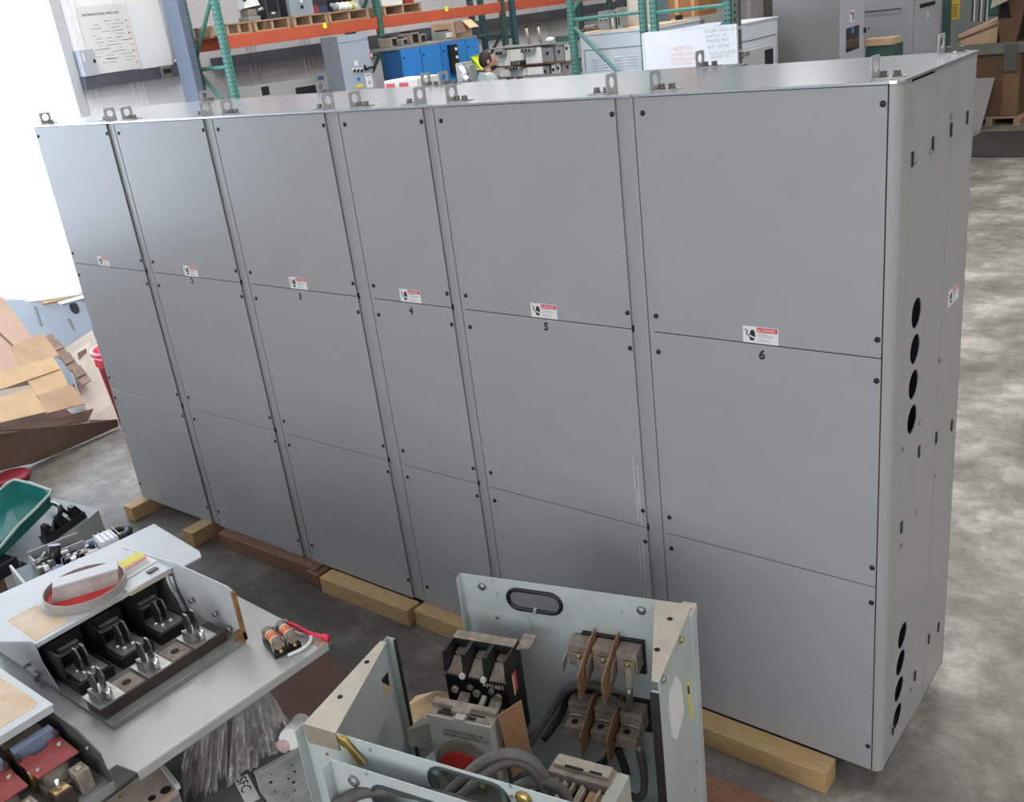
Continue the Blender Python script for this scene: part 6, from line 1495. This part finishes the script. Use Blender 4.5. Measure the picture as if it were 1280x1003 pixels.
m = MB(); m.box(ca-.05, cb_+.05, YB-.04, YB+1.05, zc, zc+.16, mat('lid_grey_green', (.17,.18,.15), .7, noise=(4.,.2)), .008); solo('grey_green_board', m, 'grey-green board lying on the big brown carton', 'board')
q_ = [aY(1213, 102, YB-.5), aY(1236, 102, YB-.5), aY(1231, 156, YB-.5), aY(1213, 157, YB-.5)]
m = MB(); a = aY(1207, 102, YB-.45); b = aY(1236, 102, YB-.45); m.sheet([(a.x, YB-.62, .005), (b.x-.04, YB-.62, .005), (b.x, YB-.10, a.z), (a.x, YB-.10, a.z)], .02, mat('grey_board', (.27,.255,.25), .7)); solo('grey_board', m, 'grey board leaning against the big brown carton', 'board')
m = MB(); mt_ = mat('black_rubber_mat', (.035, .037, .033), .6, noise=(1., .25)); a = aZ(1210, 197, 0); m.box(a.x-.35, a.x+4, a.y, YB-.75, 0, .02, mt_, .004); solo('rubber_mat', m, 'wide dark rubber mat on the floor before the big brown carton', 'mat')  # thin dark slab covering the floor before the carton
# heap of cartons on top
CH = ['flat brown carton lying on the lid of the big carton', 'open brown carton with a dark inside, standing on the heap at right', 'tall tan carton at the right edge of the heap']
pz = zc+.161
t = thing('cardboard_box', CH[0], 'box', ((ca+cb_)/2-.2, YB+.4, pz), 'cartons heaped at the right edge')
a, b = aY(1201, 60, YB+.1).x, aY(1246, 45, YB+.1).x
m = MB(); m.hexa([Vector(v) for v in [(a,YB+.1,pz),(b,YB+.1,pz),(b,YB+.7,pz),(a,YB+.7,pz),(a-.05,YB+.1,pz+.16),(b+.02,YB+.1,pz+.36),(b,YB+.7,pz+.40),(a,YB+.7,pz+.2)]], CARD); build('body', m, t)
m = MB(); m.sheet([(a-.05,YB+.095,pz+.10),(b,YB+.095,pz+.28),(b,YB+.095,pz+.25),(a-.05,YB+.095,pz+.06)], .004, CARDD); build('dark_gap', m, t)
t = thing('cardboard_box', CH[1], 'box', (b+.2, YB+.2, pz), 'cartons heaped at the right edge')
a, b = aY(1243, 30, YB-.1).x, aY(1270, 30, YB-.1).x
m = MB(); m.hexa([Vector(v) for v in [(a+.08,YB-.03,pz+.001),(b,YB-.03,pz+.001),(b,YB+.5,pz+.001),(a+.08,YB+.5,pz+.001),(a,YB-.03,pz+.62),(b+.15,YB-.03,pz+.85),(b+.15,YB+.5,pz+.9),(a,YB+.5,pz+.7)]], CB); build('body', m, t)
m = MB(); m.prism([(a+.03, pz+.36), (a+.22, pz+.36), (a+.16, pz+.58), (a+.06, pz+.58)], 0, .004, DARK, T(0, YB-.035, 0) @ PZX); build('dark_opening', m, t)
m = MB(); m.sheet([(a-.06, YB-.04, pz+.66), (a+.22, YB-.04, pz+.78), (a+.20, YB-.20, pz+.62), (a-.04, YB-.22, pz+.52)], .006, mat('grey_tan', (.33,.30,.24), .8)); build('flap', m, t)
t = thing('cardboard_box', CH[2], 'box', (b+.3, YB+.1, pz), 'cartons heaped at the right edge')
x_ = aY(1271, 20, YB-.2).x
m = MB(); m.box(x_+.16, x_+.9, YB-.02, YB+.5, pz+.001, pz+1.0, CARD, .006); build('body', m, t)
m = MB(); m.sheet([(x_+.16, YB-.025, pz+.95), (x_+.5, YB-.025, pz+1.0), (x_+.5, YB-.16, pz+.7), (x_+.05, YB-.16, pz+.62)], .006, CARDL); build('flap', m, t)
m = MB(); a = aY(1250, 60, YB-.1); m.box(a.x+.05, a.x+.25, YB-.052, YB-.046, pz-.42, pz-.02, mat('black_wrap', (.10,.105,.10), .4)); solo('grey_wrap', m, 'grey plastic wrap hanging over the front of the big carton', 'plastic wrap')

# ================================================================== LIGHT
wd = bpy.data.worlds.new('world'); S.world = wd; wd.use_nodes = True
bg = wd.node_tree.nodes['Background']; bg.inputs['Color'].default_value = (.72, .84, 1.0, 1); bg.inputs['Strength'].default_value = WORLD
def area(name, locn, rot, sx, sy, e, col=(1,1,1), portal=False):
    l = bpy.data.lights.new(name, 'AREA'); l.shape = 'RECTANGLE'; l.size = sx; l.size_y = sy; l.energy = e; l.color = col
    if portal: l.cycles.is_portal = True
    o = bpy.data.objects.new(name, l); COL.objects.link(o); o.location = locn; o.rotation_euler = rot; return o
area('door_portal', (-10.15, (DY0+DY1)/2, DZ/2), (0, -PI/2, 0), DZ, DY1-DY0, 1, portal=True)
n = 0
for x in (-7.5, -2.5, 2.5, 8):
    for y in (-6, 1.5, 9, 17): 
        e = LIGHTS.get((x, y), CEIL); area('ceiling_light', (x, y, 6.42), (0, 0, 0), 1.2, 3.2, e, (1, .985, .955))
for x, y, e in EXTRA_FILL: area('ceiling_light', (x, y, 6.42), (0, 0, 0), 1.2, 3.2, e, (1, .985, .955))  # further lamps, added to brighten the background
area('daylight_opening', (2.5, -8.9, 3.2), (PI/2, 0, 0), 9, 4.5, FRONT, (.96, .98, 1.0))  # unseen fill added to light the cabinet fronts; the wall has no opening
S.view_settings.view_transform = 'Standard'; S.view_settings.look = 'None'; S.view_settings.exposure = EXPO; S.view_settings.gamma = 1
S.view_settings.use_curve_mapping = False
try: S.cycles.max_bounces = 8; S.cycles.diffuse_bounces = 5; S.cycles.sample_clamp_indirect = 6; S.cycles.caustics_reflective = False; S.cycles.caustics_refractive = False
except Exception: pass
